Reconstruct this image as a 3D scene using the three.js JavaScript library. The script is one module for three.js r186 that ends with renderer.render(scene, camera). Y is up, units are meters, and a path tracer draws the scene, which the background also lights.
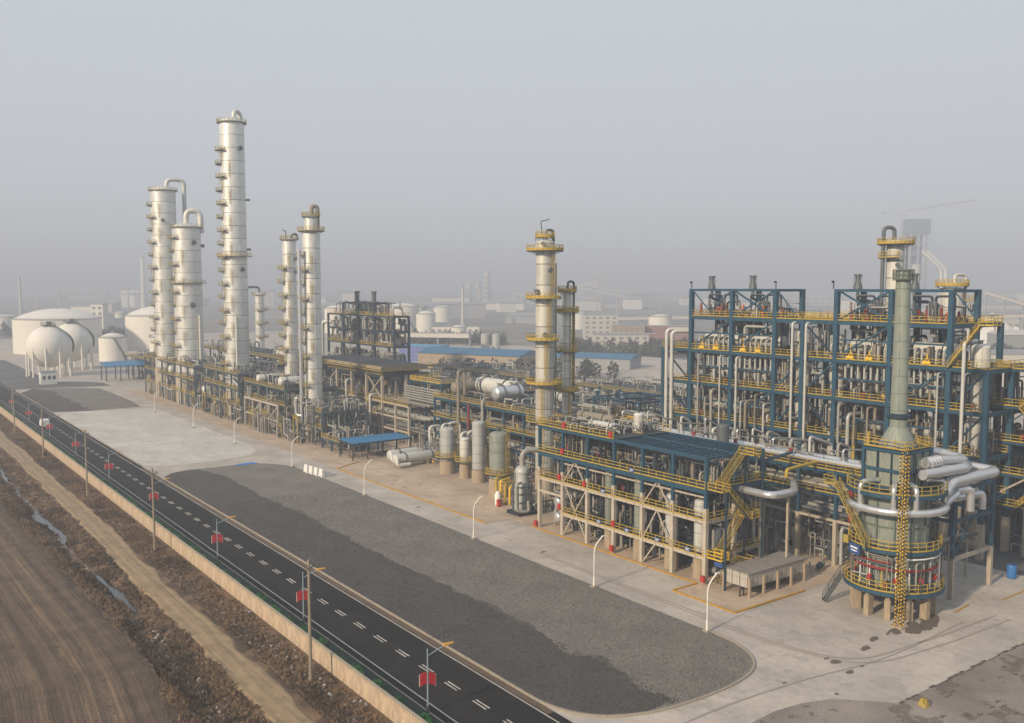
import * as THREE from 'three';

// ---------------------------------------------------------------- camera, sky, sun, exposure
const scene = new THREE.Scene();
const camera = new THREE.PerspectiveCamera(43.16, 1024 / 723, 0.5, 12000);
const YAW = 36.234 * Math.PI / 180, PITCH = 4.66 * Math.PI / 180;
camera.position.set(0, 45, 0);
camera.lookAt(Math.sin(YAW) * Math.cos(PITCH), 45 - Math.sin(PITCH), -Math.cos(YAW) * Math.cos(PITCH));

const renderer = new THREE.WebGLRenderer({ antialias: true });
renderer.toneMapping = THREE.LinearToneMapping;
renderer.toneMappingExposure = 1.13;
renderer.shadowMap.enabled = true;

{ // an even, hazy winter sky: grey-white all round, a touch paler low down, a broad soft brightening round the veiled sun
  const sst0 = (a, b, x) => { const t = Math.min(1, Math.max(0, (x - a) / (b - a))); return t * t * (3 - 2 * t); };
  const W = 256, Hh = 128, d = new Float32Array(W * Hh * 4);
  const sun = new THREE.Vector3(-0.89, 0.43, 0.15).normalize(), v = new THREE.Vector3();
  for (let j = 0; j < Hh; j++) for (let i = 0; i < W; i++) {
    const th = (j + 0.5) / Hh * Math.PI - Math.PI / 2, ph = (i + 0.5) / W * 2 * Math.PI - Math.PI;
    v.set(Math.cos(th) * Math.cos(ph), Math.sin(th), Math.cos(th) * Math.sin(ph));
    const e = Math.max(0, v.y), glow = Math.pow(Math.max(0, v.dot(sun)), 6) * 0.18;
    const k = sst0(0.2, 0.95, e);
    const o = (j * W + i) * 4;
    d[o] = 0.54 - 0.05 * k + glow * 1.1; d[o + 1] = 0.583 - 0.02 * k + glow; d[o + 2] = 0.626 + 0.04 * k + glow * 0.86; d[o + 3] = 1;
  }
  const t = new THREE.DataTexture(d, W, Hh, THREE.RGBAFormat, THREE.FloatType);
  t.mapping = THREE.EquirectangularReflectionMapping; t.magFilter = THREE.LinearFilter; t.minFilter = THREE.LinearFilter; t.needsUpdate = true;
  scene.background = t; scene.environment = t;
}
const sunLight = new THREE.DirectionalLight(0xffe8c9, 5.0);
sunLight.position.set(-890 + 150, 430, 150 - 170); sunLight.target.position.set(150, 0, -170);
sunLight.castShadow = true; sunLight.shadow.radius = 5; sunLight.shadow.mapSize.set(4096, 4096);
Object.assign(sunLight.shadow.camera, { left: -420, right: 420, top: 420, bottom: -420, near: 10, far: 2500 });
scene.add(sunLight, sunLight.target);
scene.fog = new THREE.FogExp2(0xe7f0ff, 0.00074);

// ---------------------------------------------------------------- helpers
const V = (x, y, z) => new THREE.Vector3(x, y, z);
function rng(seed) { let s = seed >>> 0; return () => { s = (s + 0x6D2B79F5) >>> 0; let t = s; t = Math.imul(t ^ (t >>> 15), t | 1); t ^= t + Math.imul(t ^ (t >>> 7), t | 61); return ((t ^ (t >>> 14)) >>> 0) / 4294967296; }; }
const R = rng(20240117);
const rr = (a, b) => a + (b - a) * R();
const pick = (a) => a[Math.floor(R() * a.length)];
const hash = (x, y, s) => { let h = Math.imul(x | 0, 374761393) ^ Math.imul(y | 0, 668265263) ^ Math.imul(s | 0, 1442695041); h = Math.imul(h ^ (h >>> 13), 1274126177); return ((h ^ (h >>> 16)) >>> 0) / 4294967296; };
const lattice = new Map();
function vnoise(x, y, s, per) { // value noise, tileable with period per
  const xi = Math.floor(x), yi = Math.floor(y), fx = x - xi, fy = y - yi, u = fx * fx * (3 - 2 * fx), v = fy * fy * (3 - 2 * fy);
  let a, b, c, d;
  if (per) {
    const key = s * 4096 + per; let t = lattice.get(key); if (!t) { t = new Float32Array(per * per); for (let j = 0; j < per; j++) for (let i = 0; i < per; i++) t[j * per + i] = hash(i, j, s); lattice.set(key, t); }
    const x0 = xi % per, x1 = (xi + 1) % per, y0 = (yi % per) * per, y1 = ((yi + 1) % per) * per; a = t[y0 + x0]; b = t[y0 + x1]; c = t[y1 + x0]; d = t[y1 + x1];
  } else { a = hash(xi, yi, s); b = hash(xi + 1, yi, s); c = hash(xi, yi + 1, s); d = hash(xi + 1, yi + 1, s); }
  return a + (b - a) * u + (c - a) * v + (a - b - c + d) * u * v;
}
function fbm(x, y, s, oct, per) { let f = 0, a = 0.5, n = 0; for (let o = 0; o < oct; o++) { f += a * vnoise(x, y, s + o * 17, per); n += a; a *= 0.5; x *= 2; y *= 2; if (per) per *= 2; } return f / n; }
const lerp = (a, b, t) => a + (b - a) * t, clamp = (v, a = 0, b = 1) => Math.min(b, Math.max(a, v)), sst = (a, b, x) => { const t = clamp((x - a) / (b - a)); return t * t * (3 - 2 * t); };
function tex(size, metres, fn, srgb = true) { // fn(u, v) with u, v in 0..1 -> [r, g, b] 0..255
  const [w, h] = Array.isArray(size) ? size : [size, size], d = new Uint8Array(w * h * 4);
  for (let j = 0; j < h; j++) for (let i = 0; i < w; i++) { const c = fn(i / w, j / h), o = (j * w + i) * 4; d[o] = clamp(c[0], 0, 255); d[o + 1] = clamp(c[1], 0, 255); d[o + 2] = clamp(c[2], 0, 255); d[o + 3] = 255; }
  const t = new THREE.DataTexture(d, w, h); t.wrapS = t.wrapT = THREE.RepeatWrapping; t.magFilter = THREE.LinearFilter; t.minFilter = THREE.LinearMipmapLinearFilter; t.generateMipmaps = true;
  if (srgb) t.colorSpace = THREE.SRGBColorSpace;
  const m = Array.isArray(metres) ? metres : [metres, metres]; t.repeat.set(1 / m[0], 1 / m[1]); t.needsUpdate = true; return t;
}
const mul = (c, k) => [c[0] * k, c[1] * k, c[2] * k];
const mix3 = (a, b, t) => [lerp(a[0], b[0], t), lerp(a[1], b[1], t), lerp(a[2], b[2], t)];

class GB { // collects shapes into one geometry; uv in metres
  constructor() { this.p = []; this.n = []; this.t = []; this.i = []; }
  get empty() { return !this.i.length; }
  vert(x, y, z, nx, ny, nz, u, v) { this.p.push(x, y, z); this.n.push(nx, ny, nz); this.t.push(u, v); return this.p.length / 3 - 1; }
  quad(a, b, c, d, u = a.distanceTo(b), v = b.distanceTo(c)) {
    const n = b.clone().sub(a).cross(d.clone().sub(a)).normalize();
    const k = [[a, 0, 0], [b, u, 0], [c, u, v], [d, 0, v]].map(([q, s, t]) => this.vert(q.x, q.y, q.z, n.x, n.y, n.z, s, t));
    this.i.push(k[0], k[1], k[2], k[0], k[2], k[3]); return this;
  }
  hex(c) { // eight corners: bottom 0-3, top 4-7 (counter-clockwise seen from above)
    for (const [a, b, d, e] of [[3, 2, 1, 0], [4, 5, 6, 7], [0, 1, 5, 4], [1, 2, 6, 5], [2, 3, 7, 6], [3, 0, 4, 7]]) this.quad(c[a], c[b], c[d], c[e]);
    return this;
  }
  box(x, y, z, sx, sy, sz, ry = 0) { // centred
    const c = Math.cos(ry), s = Math.sin(ry), hx = sx / 2, hy = sy / 2, hz = sz / 2;
    const q = (dx, dy, dz) => V(x + dx * c + dz * s, y + dy, z - dx * s + dz * c);
    return this.hex([q(-hx, -hy, hz), q(hx, -hy, hz), q(hx, -hy, -hz), q(-hx, -hy, -hz), q(-hx, hy, hz), q(hx, hy, hz), q(hx, hy, -hz), q(-hx, hy, -hz)]);
  }
  bar(a, b, w, h = w) { // box along a-b, h in the upward direction
    const d = b.clone().sub(a).normalize(), up = Math.abs(d.y) > 0.95 ? V(1, 0, 0) : V(0, 1, 0), s = d.clone().cross(up).normalize().multiplyScalar(w / 2), u = s.clone().cross(d).normalize().multiplyScalar(h / 2);
    const q = (p, i, j) => p.clone().addScaledVector(s, i).addScaledVector(u, j);
    return this.hex([q(a, -1, -1), q(a, 1, -1), q(b, 1, -1), q(b, -1, -1), q(a, -1, 1), q(a, 1, 1), q(b, 1, 1), q(b, -1, 1)]);
  }
  lathe(prof, o, dir = V(0, 1, 0), seg = 16, a0 = 0, a1 = Math.PI * 2) { // prof: [radius, along]
    const up = dir.clone().normalize(), e1 = (Math.abs(up.y) > 0.95 ? V(1, 0, 0) : V(0, 1, 0)).sub(up.clone().multiplyScalar(Math.abs(up.y) > 0.95 ? up.x : up.y)).normalize(), e2 = e1.clone().cross(up);
    const L = prof.length - 1, nm = []; let len = 0;
    for (let k = 0; k < L; k++) { const dr = prof[k + 1][0] - prof[k][0], dy = prof[k + 1][1] - prof[k][1], l = Math.hypot(dr, dy) || 1; nm.push([dy / l, -dr / l]); }
    for (let k = 0; k < L; k++) {
      const ends = [k - 1, k + 1].map((m) => { if (m < 0 || m >= L) return nm[k]; const dt = nm[m][0] * nm[k][0] + nm[m][1] * nm[k][1]; if (dt < 0.75) return nm[k]; const a = nm[m][0] + nm[k][0], b = nm[m][1] + nm[k][1], l = Math.hypot(a, b); return [a / l, b / l]; });
      const sl = Math.hypot(prof[k + 1][0] - prof[k][0], prof[k + 1][1] - prof[k][1]), base = this.p.length / 3, rm = Math.max(prof[k][0], prof[k + 1][0]);
      for (let e = 0; e < 2; e++) for (let j = 0; j <= seg; j++) {
        const a = a0 + (a1 - a0) * j / seg, c = Math.cos(a), s = Math.sin(a), [r, y] = prof[k + e], [nr, ny] = ends[e];
        const rx = e1.x * c + e2.x * s, ry = e1.y * c + e2.y * s, rz = e1.z * c + e2.z * s;
        this.vert(o.x + rx * r + up.x * y, o.y + ry * r + up.y * y, o.z + rz * r + up.z * y, rx * nr + up.x * ny, ry * nr + up.y * ny, rz * nr + up.z * ny, a * rm, len + (e ? sl : 0));
      }
      len += sl;
      for (let j = 0; j < seg; j++) { const a = base + j, b = base + j + 1, c = a + seg + 1, d = b + seg + 1; if (prof[k][0] > 1e-6) this.i.push(a, d, b); if (prof[k + 1][0] > 1e-6) this.i.push(a, c, d); }
    }
    return this;
  }
  cyl(a, b, r0, r1 = r0, seg = 12, caps = true) {
    const d = b.clone().sub(a), l = d.length(); const prof = caps ? [[0, 0], [r0, 0], [r1, l], [0, l]] : [[r0, 0], [r1, l]];
    return this.lathe(prof, a, d, seg);
  }
  drum(a, b, r, seg = 20) { // horizontal or vertical vessel with dished ends
    const d = b.clone().sub(a), l = d.length(), p = []; for (let k = 0; k <= 5; k++) { const t = k / 5 * Math.PI / 2; p.push([r * Math.sin(t), -r * 0.5 * Math.cos(t)]); }
    for (let k = 5; k >= 0; k--) { const t = k / 5 * Math.PI / 2; p.push([r * Math.sin(t), l + r * 0.5 * Math.cos(t)]); }
    return this.lathe(p, a, d, seg);
  }
  tube(pts, r, seg = 8, bend = 2.2) { // pipe along a polyline with rounded elbows
    const q = []; const P = pts.map((p) => Array.isArray(p) ? V(...p) : p);
    P.forEach((p, k) => {
      if (k === 0 || k === P.length - 1) { q.push(p.clone()); return; }
      const a = P[k - 1].clone().sub(p), b = P[k + 1].clone().sub(p), m = Math.min(r * bend * 1.2, a.length() * 0.49, b.length() * 0.49); a.normalize(); b.normalize();
      if (a.dot(b) < -0.98) { q.push(p.clone()); return; }
      const A = p.clone().addScaledVector(a, m), B = p.clone().addScaledVector(b, m);
      for (let s = 0; s <= 4; s++) { const t = s / 4; q.push(A.clone().multiplyScalar((1 - t) ** 2).addScaledVector(p, 2 * t * (1 - t)).addScaledVector(B, t * t)); }
    });
    let e = null, len = 0; const base = this.p.length / 3;
    q.forEach((p, k) => {
      const d = (q[k + 1] || p).clone().sub(q[k - 1] || p).normalize();
      if (!e) e = (Math.abs(d.y) > 0.9 ? V(1, 0, 0) : V(0, 1, 0)); e.sub(d.clone().multiplyScalar(e.dot(d))).normalize();
      const f = d.clone().cross(e); if (k) len += p.distanceTo(q[k - 1]);
      for (let j = 0; j <= seg; j++) { const a = j / seg * Math.PI * 2, c = Math.cos(a), s = Math.sin(a), x = e.x * c + f.x * s, y = e.y * c + f.y * s, z = e.z * c + f.z * s; this.vert(p.x + x * r, p.y + y * r, p.z + z * r, x, y, z, j / seg * 6.28 * r, len); }
    });
    for (let k = 0; k < q.length - 1; k++) for (let j = 0; j < seg; j++) { const a = base + k * (seg + 1) + j; this.i.push(a, a + 1, a + seg + 2, a, a + seg + 2, a + seg + 1); }
    for (const [k, s] of [[0, -1], [q.length - 1, 1]]) { // end caps
      const n = (s < 0 ? q[0].clone().sub(q[1]) : q[k].clone().sub(q[k - 1])).normalize(), c = this.vert(q[k].x, q[k].y, q[k].z, n.x, n.y, n.z, 0, 0), st = base + k * (seg + 1), ring = [];
      for (let j = 0; j <= seg; j++) ring.push(this.vert(this.p[(st + j) * 3], this.p[(st + j) * 3 + 1], this.p[(st + j) * 3 + 2], n.x, n.y, n.z, 0, 0));
      for (let j = 0; j < seg; j++) if (s > 0) this.i.push(c, ring[j], ring[j + 1]); else this.i.push(c, ring[j + 1], ring[j]);
    }
    return this;
  }
  rail(pts, h = 1.15, close = false, step = 1.7) { // handrail: posts, two rails, kick plate
    const P = pts.map((p) => Array.isArray(p) ? V(...p) : p); if (close) P.push(P[0].clone());
    for (let k = 0; k < P.length - 1; k++) {
      const a = P[k], b = P[k + 1], l = a.distanceTo(b), n = Math.max(1, Math.round(l / step)), U = (p, y) => p.clone().setY(p.y + y);
      for (const y of [h, h * 0.55]) this.bar(U(a, y), U(b, y), 0.09, 0.09);
      this.bar(U(a, 0.1), U(b, 0.1), 0.03, 0.2);
      for (let m = k ? 1 : 0; m <= n; m++) { const q = a.clone().lerp(b, m / n); this.bar(q, U(q, h), 0.085, 0.085); }
    }
    return this;
  }
  ladder(x, z, y0, y1, ang, cage = true, w = 0.5) { // caged ladder standing off in direction ang
    const dx = Math.cos(ang), dz = Math.sin(ang), tx = -dz * w / 2, tz = dx * w / 2;
    for (const s of [-1, 1]) this.bar(V(x + tx * s, y0, z + tz * s), V(x + tx * s, y1, z + tz * s), 0.08, 0.08);
    for (let y = y0 + 0.3; y < y1; y += 0.6) this.bar(V(x - tx, y, z - tz), V(x + tx, y, z + tz), 0.05, 0.05);
    if (cage) for (const k of [-0.6, 0, 0.6]) { const px = x + Math.cos(ang + k) * 0.75, pz = z + Math.sin(ang + k) * 0.75; this.bar(V(px, y0 + 2.1, pz), V(px, y1 + 1, pz), 0.06, 0.06); }
    if (cage) for (let y = y0 + 2.2; y < y1 + 1; y += 1.5) { const q = [-0.9, -0.3, 0.3, 0.9].map((k) => V(x + Math.cos(ang + k) * 0.75, y, z + Math.sin(ang + k) * 0.75)); q.unshift(V(x + tx * -1, y, z + tz * -1)); q.push(V(x + tx, y, z + tz)); for (let k = 0; k < q.length - 1; k++) this.bar(q[k], q[k + 1], 0.05, 0.06); }
    return this;
  }
  geometry() {
    const g = new THREE.BufferGeometry(); g.setAttribute('position', new THREE.Float32BufferAttribute(this.p, 3)); g.setAttribute('normal', new THREE.Float32BufferAttribute(this.n, 3)); g.setAttribute('uv', new THREE.Float32BufferAttribute(this.t, 2)); g.setIndex(this.i); return g;
  }
  build(name, mat, parent) { const m = new THREE.Mesh(this.geometry(), mat); m.name = name; m.castShadow = m.receiveShadow = true; parent.add(m); return m; }
}
const part = (parent, name, mat, f) => { const g = new GB(); f(g); return g.empty ? null : g.build(name, mat, parent); };
const taken = {};
const numbered = (n) => { const k = taken[n] = (taken[n] ?? -1) + 1; return k ? n + '_' + String(k).padStart(3, '0') : n; };
function thing(name, label, category, group, pos) {
  const o = new THREE.Group(); o.name = numbered(name); o.userData = { label, category }; if (group) o.userData.group = group; if (pos) o.position.set(...pos); scene.add(o); return o;
}
function solo(name, label, category, mat, f, group) { const m = part(scene, numbered(name), mat, f); m.userData = { label, category }; if (group) m.userData.group = group; return m; }
function structure(name, mat, f, label, category) { const m = part(scene, numbered(name), mat, f); m.userData = { kind: 'structure' }; if (label) m.userData.label = label; if (category) m.userData.category = category; return m; }
function copyThing(o, label, pos, ry = 0) { const c = o.clone(); c.name = numbered(o.name.replace(/_\d{3}$/, '')); c.userData = { ...o.userData, label }; c.position.set(...pos); c.rotation.y = ry; scene.add(c); return c; }
function sheet(poly, y, step) { // flat polygon of [x, z], uv in metres
  const s = new THREE.Shape(poly.map(([x, z]) => new THREE.Vector2(x, -z))), g = new THREE.ShapeGeometry(s), p = g.attributes.position;
  const uv = new Float32Array(p.count * 2), n = new Float32Array(p.count * 3);
  for (let k = 0; k < p.count; k++) { const x = p.getX(k), z = -p.getY(k); p.setXYZ(k, x, y, z); uv[k * 2] = x; uv[k * 2 + 1] = z; n[k * 3 + 1] = 1; }
  g.setAttribute('uv', new THREE.BufferAttribute(uv, 2)); g.setAttribute('normal', new THREE.BufferAttribute(n, 3)); return g;
}
function ground(name, poly, y, mat, label, category) { const m = new THREE.Mesh(sheet(poly, y), mat); m.name = numbered(name); m.receiveShadow = true; m.userData = { kind: 'structure' }; if (label) m.userData.label = label; if (category) m.userData.category = category; scene.add(m); return m; }
function gridMesh(name, mat, nx, nz, fn) { // fn(s, t) -> [x, y, z]
  const p = [], uv = [], ix = [];
  for (let j = 0; j <= nz; j++) for (let i = 0; i <= nx; i++) { const q = fn(i / nx, j / nz); p.push(q[0], q[1], q[2]); uv.push(q[3] ?? q[0], q[4] ?? q[2]); }
  for (let j = 0; j < nz; j++) for (let i = 0; i < nx; i++) { const a = j * (nx + 1) + i, b = a + nx + 1; ix.push(a, a + 1, b + 1, a, b + 1, b); }
  const g = new THREE.BufferGeometry(); g.setAttribute('position', new THREE.Float32BufferAttribute(p, 3)); g.setAttribute('uv', new THREE.Float32BufferAttribute(uv, 2)); g.setIndex(ix); g.computeVertexNormals();
  const m = new THREE.Mesh(g, mat); m.name = numbered(name); m.castShadow = m.receiveShadow = true; m.userData = { kind: 'structure' }; scene.add(m); return m;
}
// ---------------------------------------------------------------- materials
const std = (hex, rough = 0.8, metal = 0, more = {}) => new THREE.MeshStandardMaterial({ color: hex, roughness: rough, metalness: metal, ...more });
const grain = (size, metres, base, amp, seed, more) => tex(size, metres, (u, v) => { const f = fbm(u * 8, v * 8, seed, 5, 8), g = fbm(u * 64, v * 64, seed + 50, 2, 64); let k = 1 + (f - 0.5) * amp * 2 + (g - 0.5) * amp; let c = mul(base, k); return more ? more(c, u, v, f, g) : c; });
const bumpFine = tex(256, 0.8, (u, v) => { const k = fbm(u * 32, v * 32, 5, 3, 32) * 255; return [k, k, k]; }, false);
const bumpCoarse = tex(512, 6, (u, v) => { const k = (fbm(u * 64, v * 64, 7, 3, 64) * 0.7 + fbm(u * 12, v * 12, 9, 3, 12) * 0.3) * 255; return [k, k, k]; }, false);
// weathered paint and cladding: a pale map multiplied with the colour
const wearMap = tex(512, [7, 9], (u, v) => { const f = fbm(u * 6, v * 6, 11, 5, 6), st = fbm(u * 40, v * 3, 12, 3, 40); let k = 226 + (f - 0.5) * 46 - Math.max(0, st - 0.56) * 190; return [k, k * 0.985, k * 0.965]; });
const cladMap = tex(512, [9, 13], (u, v) => { const f = fbm(u * 5, v * 5, 21, 5, 5), st = fbm(u * 48, v * 2, 22, 3, 48); const rust = sst(0.64, 0.82, fbm(u * 30, v * 6, 23, 4, 30)); let c = [236, 236, 232]; c = mul(c, 1 + (f - 0.5) * 0.12 - Math.max(0, st - 0.58) * 0.4); return mix3(c, [188, 178, 162], rust * 0.3); });
const M = {
  frameGrey: std(0x6f7270, 0.75, 0.1, { map: wearMap }), frameDark: std(0x466070, 0.7, 0.1, { map: wearMap }),
  blue: std(0x215470, 0.55, 0.05, { map: wearMap }), blueDeep: std(0x193a4e, 0.6, 0.05, { map: wearMap }),
  yellow: std(0xcaae3e, 0.6, 0.0, { map: wearMap }), yellowDim: std(0x98863c, 0.7), yellowBright: std(0xd8b222, 0.6),
  cream: std(0xc9c1b3, 0.85, 0, { map: wearMap }), fire: std(0xbdb4a4, 0.9, 0, { map: wearMap }),
  silver: std(0xcacbc9, 0.5, 0.15, { map: cladMap }), silver2: std(0xb7b9b8, 0.5, 0.15, { map: cladMap }), silver3: std(0xd6d5d0, 0.48, 0.12, { map: cladMap }),
  bright: std(0xd2d3d4, 0.3, 0.7), pipe: std(0xa3a29d, 0.5, 0.15, { map: cladMap }), pipeDark: std(0x474c4f, 0.6, 0.2), pipeWarm: std(0x827a6c, 0.65, 0.1),
  steel: std(0x5c6266, 0.6, 0.3), grate: std(0x3a4044, 0.85, 0.1), dark: std(0x23282c, 0.75, 0.1), black: std(0x1d1e20, 0.7),
  green: std(0x97a29a, 0.62, 0.1, { map: wearMap }), greenDark: std(0x6f8078, 0.65, 0.1, { map: wearMap }),
  red: std(0xa82a1f, 0.6), redDark: std(0x7c211d, 0.6), orange: std(0xb55f22, 0.65), rust: std(0x7d5440, 0.85),
  white: std(0xdadad6, 0.7), tank: std(0xdcd8ce, 0.7), signBlue: std(0x2a4a80, 0.6), signWhite: std(0xdedfe2, 0.7),
  roofBlue: std(0x2d86bf, 0.55, 0.1, { map: wearMap }), roofBlueDull: std(0x4c8fb4, 0.6, 0.1), purple: std(0x5a67b0, 0.7), drumBlue: std(0x2a6aa8, 0.5),
  wallBeige: std(0xb7a892, 0.9, 0, { map: wearMap }), wallGrey: std(0x8f9294, 0.9), wallRed: std(0x96635c, 0.9), wallPale: std(0xb9b6b0, 0.9), boxPanel: std(0xc2beb8, 0.85, 0, { map: wearMap }), boxRoof: std(0x96928c, 0.9, 0, { map: wearMap }), glassDark: std(0x2b343c, 0.25, 0.0), farGlass: std(0x757b80, 0.5), farGreen: std(0x4a5346, 0.95),
  lampWhite: std(0xd6d3cb, 0.6), poleConcrete: std(0xa09684, 0.95, 0, { map: wearMap }), flagRed: std(0x96121a, 0.6), flagEdge: std(0xcfc8c0, 0.5), lampArm: std(0x8fa3ad, 0.5, 0.3), lampHead: std(0xd29a2a, 0.5),
  kerb: std(0xb3aa9a, 0.95, 0, { map: wearMap }), kerbYellow: std(0xc99a25, 0.8, 0, { map: wearMap }), paintWhite: std(0xcfccc4, 0.85, 0, { map: wearMap }), plinth: std(0xb7a78f, 0.95, 0, { map: wearMap }),
};
M.shells = [0xf0f0ee, 0xe6e6e4, 0xecece9].map((c) => std(c, 0.42, 0.45, { map: cladMap }));
M.pipes = [M.pipe, M.silver2, M.pipe, M.pipeWarm, M.pipeDark, M.steel];
// ground
const asphaltMap = grain(512, 14, [40, 39, 38], 0.16, 31, (c, u, v, f) => { const lane = fbm(u * 40, v * 2, 33, 3, 40); return mul(c, 0.9 + lane * 0.22); });
M.asphalt = new THREE.MeshPhysicalMaterial({ color: 0xffffff, roughness: 0.95, specularIntensity: 0.25, map: asphaltMap, bumpMap: bumpFine, bumpScale: 0.004 });
const concreteMap = (base, seed, amp) => tex(1024, 46, (u, v) => {
  const f = fbm(u * 7, v * 7, seed, 6, 7), g = fbm(u * 90, v * 90, seed + 3, 2, 90), s = sst(0.6, 0.72, fbm(u * 22, v * 22, seed + 5, 4, 22));
  const w = fbm(u * 60, v * 8, seed + 9, 3, 60);
  return mix3(mul(base, 1 + (f - 0.5) * amp + (g - 0.5) * 0.1 + (w - 0.5) * 0.08), mul(base, 0.8), s * 0.32);
});
M.concrete = std(0xffffff, 0.92, 0, { map: concreteMap([169, 161, 150], 41, 0.3), bumpMap: bumpFine, bumpScale: 0.003 });
M.concreteWarm = std(0xffffff, 0.92, 0, { map: concreteMap([172, 153, 132], 61, 0.36), bumpMap: bumpFine, bumpScale: 0.003 });
M.concretePale = std(0xffffff, 0.92, 0, { map: concreteMap([186, 182, 174], 81, 0.2), bumpMap: bumpFine, bumpScale: 0.003 });
const gravelMap = (base, seed) => tex(1024, 22, (u, v) => { const f = fbm(u * 5, v * 5, seed, 5, 5), g = hash(Math.floor(u * 512), Math.floor(v * 512), seed), h = fbm(u * 200, v * 200, seed + 4, 2, 200); const k = 1 + (f - 0.5) * 0.26 + (g - 0.5) * 0.5 + (h - 0.5) * 0.5; return [base[0] * k, base[1] * k, base[2] * (k * 0.97 + 0.03)]; });
M.gravel = std(0xffffff, 0.97, 0, { map: gravelMap([108, 103, 96], 101), bumpMap: bumpCoarse, bumpScale: 0.06 });
M.gravelDark = std(0xffffff, 0.97, 0, { map: gravelMap([70, 66, 63], 121), bumpMap: bumpCoarse, bumpScale: 0.06 });
M.rough = std(0xffffff, 0.97, 0, { map: tex(1024, 30, (u, v) => { const f = fbm(u * 6, v * 6, 141, 5, 6), s = sst(0.58, 0.66, fbm(u * 18, v * 18, 143, 4, 18)), g = hash(Math.floor(u * 512), Math.floor(v * 512), 145); return mix3(mul([130, 121, 113], 1 + (f - 0.5) * 0.4 + (g - 0.5) * 0.25), [88, 79, 72], s * 0.6); }), bumpMap: bumpCoarse, bumpScale: 0.08 });
M.soil = std(0xffffff, 0.97, 0, { map: tex(1024, [16, 60], (u, v) => { const row = fbm(u * 110, v * 3, 151, 4, 110), f = fbm(u * 6, v * 24, 153, 5, 6), g = hash(Math.floor(u * 1024), Math.floor(v * 1024), 155) + 2.4 * (fbm(u * 128, v * 256, 159, 2, 128) - 0.5), tr = sst(0.66, 0.8, vnoise(u * 16, v * 0.0, 157, 16)); const c = mul([93, 77, 60], 0.66 + row * 0.7 + (f - 0.5) * 0.4 + (g - 0.5) * 0.14); return mix3(c, [70, 57, 47], tr * 0.35); }), bumpMap: bumpCoarse, bumpScale: 0.12 });
M.verge = std(0xffffff, 0.98, 0, { map: tex(1024, [14, 40], (u, v) => { const f = fbm(u * 10, v * 28, 161, 5, 10), s = sst(0.48, 0.62, fbm(u * 6, v * 16, 163, 4, 6)), g = hash(Math.floor(u * 700), Math.floor(v * 700), 165); return mul(mix3([112, 89, 66], [82, 66, 51], s), 0.8 + f * 0.4 + (g - 0.5) * 0.3); }), bumpMap: bumpCoarse, bumpScale: 0.15 });
M.track = std(0xffffff, 0.97, 0, { map: tex(512, [8, 30], (u, v) => { const f = fbm(u * 8, v * 20, 171, 5, 8), l = fbm(u * 40, v * 3, 173, 3, 40), g = hash(Math.floor(u * 512), Math.floor(v * 512), 175); return mul([152, 130, 100], 0.82 + f * 0.24 + (l - 0.5) * 0.24 + (g - 0.5) * 0.12); }), bumpMap: bumpCoarse, bumpScale: 0.06 });
M.water = std(0x3a3d3e, 0.12, 0);
M.plain = std(0xffffff, 0.97, 0, { map: tex(1024, 900, (u, v) => { const f = fbm(u * 9, v * 9, 181, 5, 9), p = hash(Math.floor(u * 18), Math.floor(v * 26), 183), g = fbm(u * 120, v * 120, 185, 3, 120); const c = p < 0.3 ? [104, 104, 94] : p < 0.6 ? [128, 120, 106] : [116, 115, 110]; return mul(c, 0.75 + f * 0.3 + g * 0.2); }) });
M.wall = std(0xffffff, 0.95, 0, { map: tex(1024, [24, 3], (u, v) => { const f = fbm(u * 16, v * 3, 191, 5, 16), st = fbm(u * 90, v * 1, 193, 3, 90), dirt = sst(0.55, 0.75, fbm(u * 30, v * 4, 195, 4, 30)); return mix3(mul([186, 166, 140], 0.86 + f * 0.22 - Math.max(0, st - 0.55) * 0.4), [138, 118, 98], dirt * 0.4); }), bumpMap: bumpFine, bumpScale: 0.005 });
M.hedge = std(0x31502c, 0.9); M.hedgeDark = std(0x24352a, 0.95);
M.weed = std(0x7a6149, 0.98, 0, { side: THREE.DoubleSide }); M.weedDark = std(0x51453b, 0.98, 0, { side: THREE.DoubleSide });
M.stone = std(0x9a9690, 0.95); M.backYard = std(0xffffff, 0.95, 0, { map: concreteMap([84, 85, 84], 47, 0.5) });
M.stripe = std(0xffffff, 0.65, 0, { map: tex(64, 0.5, (u, v) => ((Math.floor(u * 2) + Math.floor(v * 2)) % 2 ? [212, 168, 30] : [30, 30, 28])) });
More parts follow.
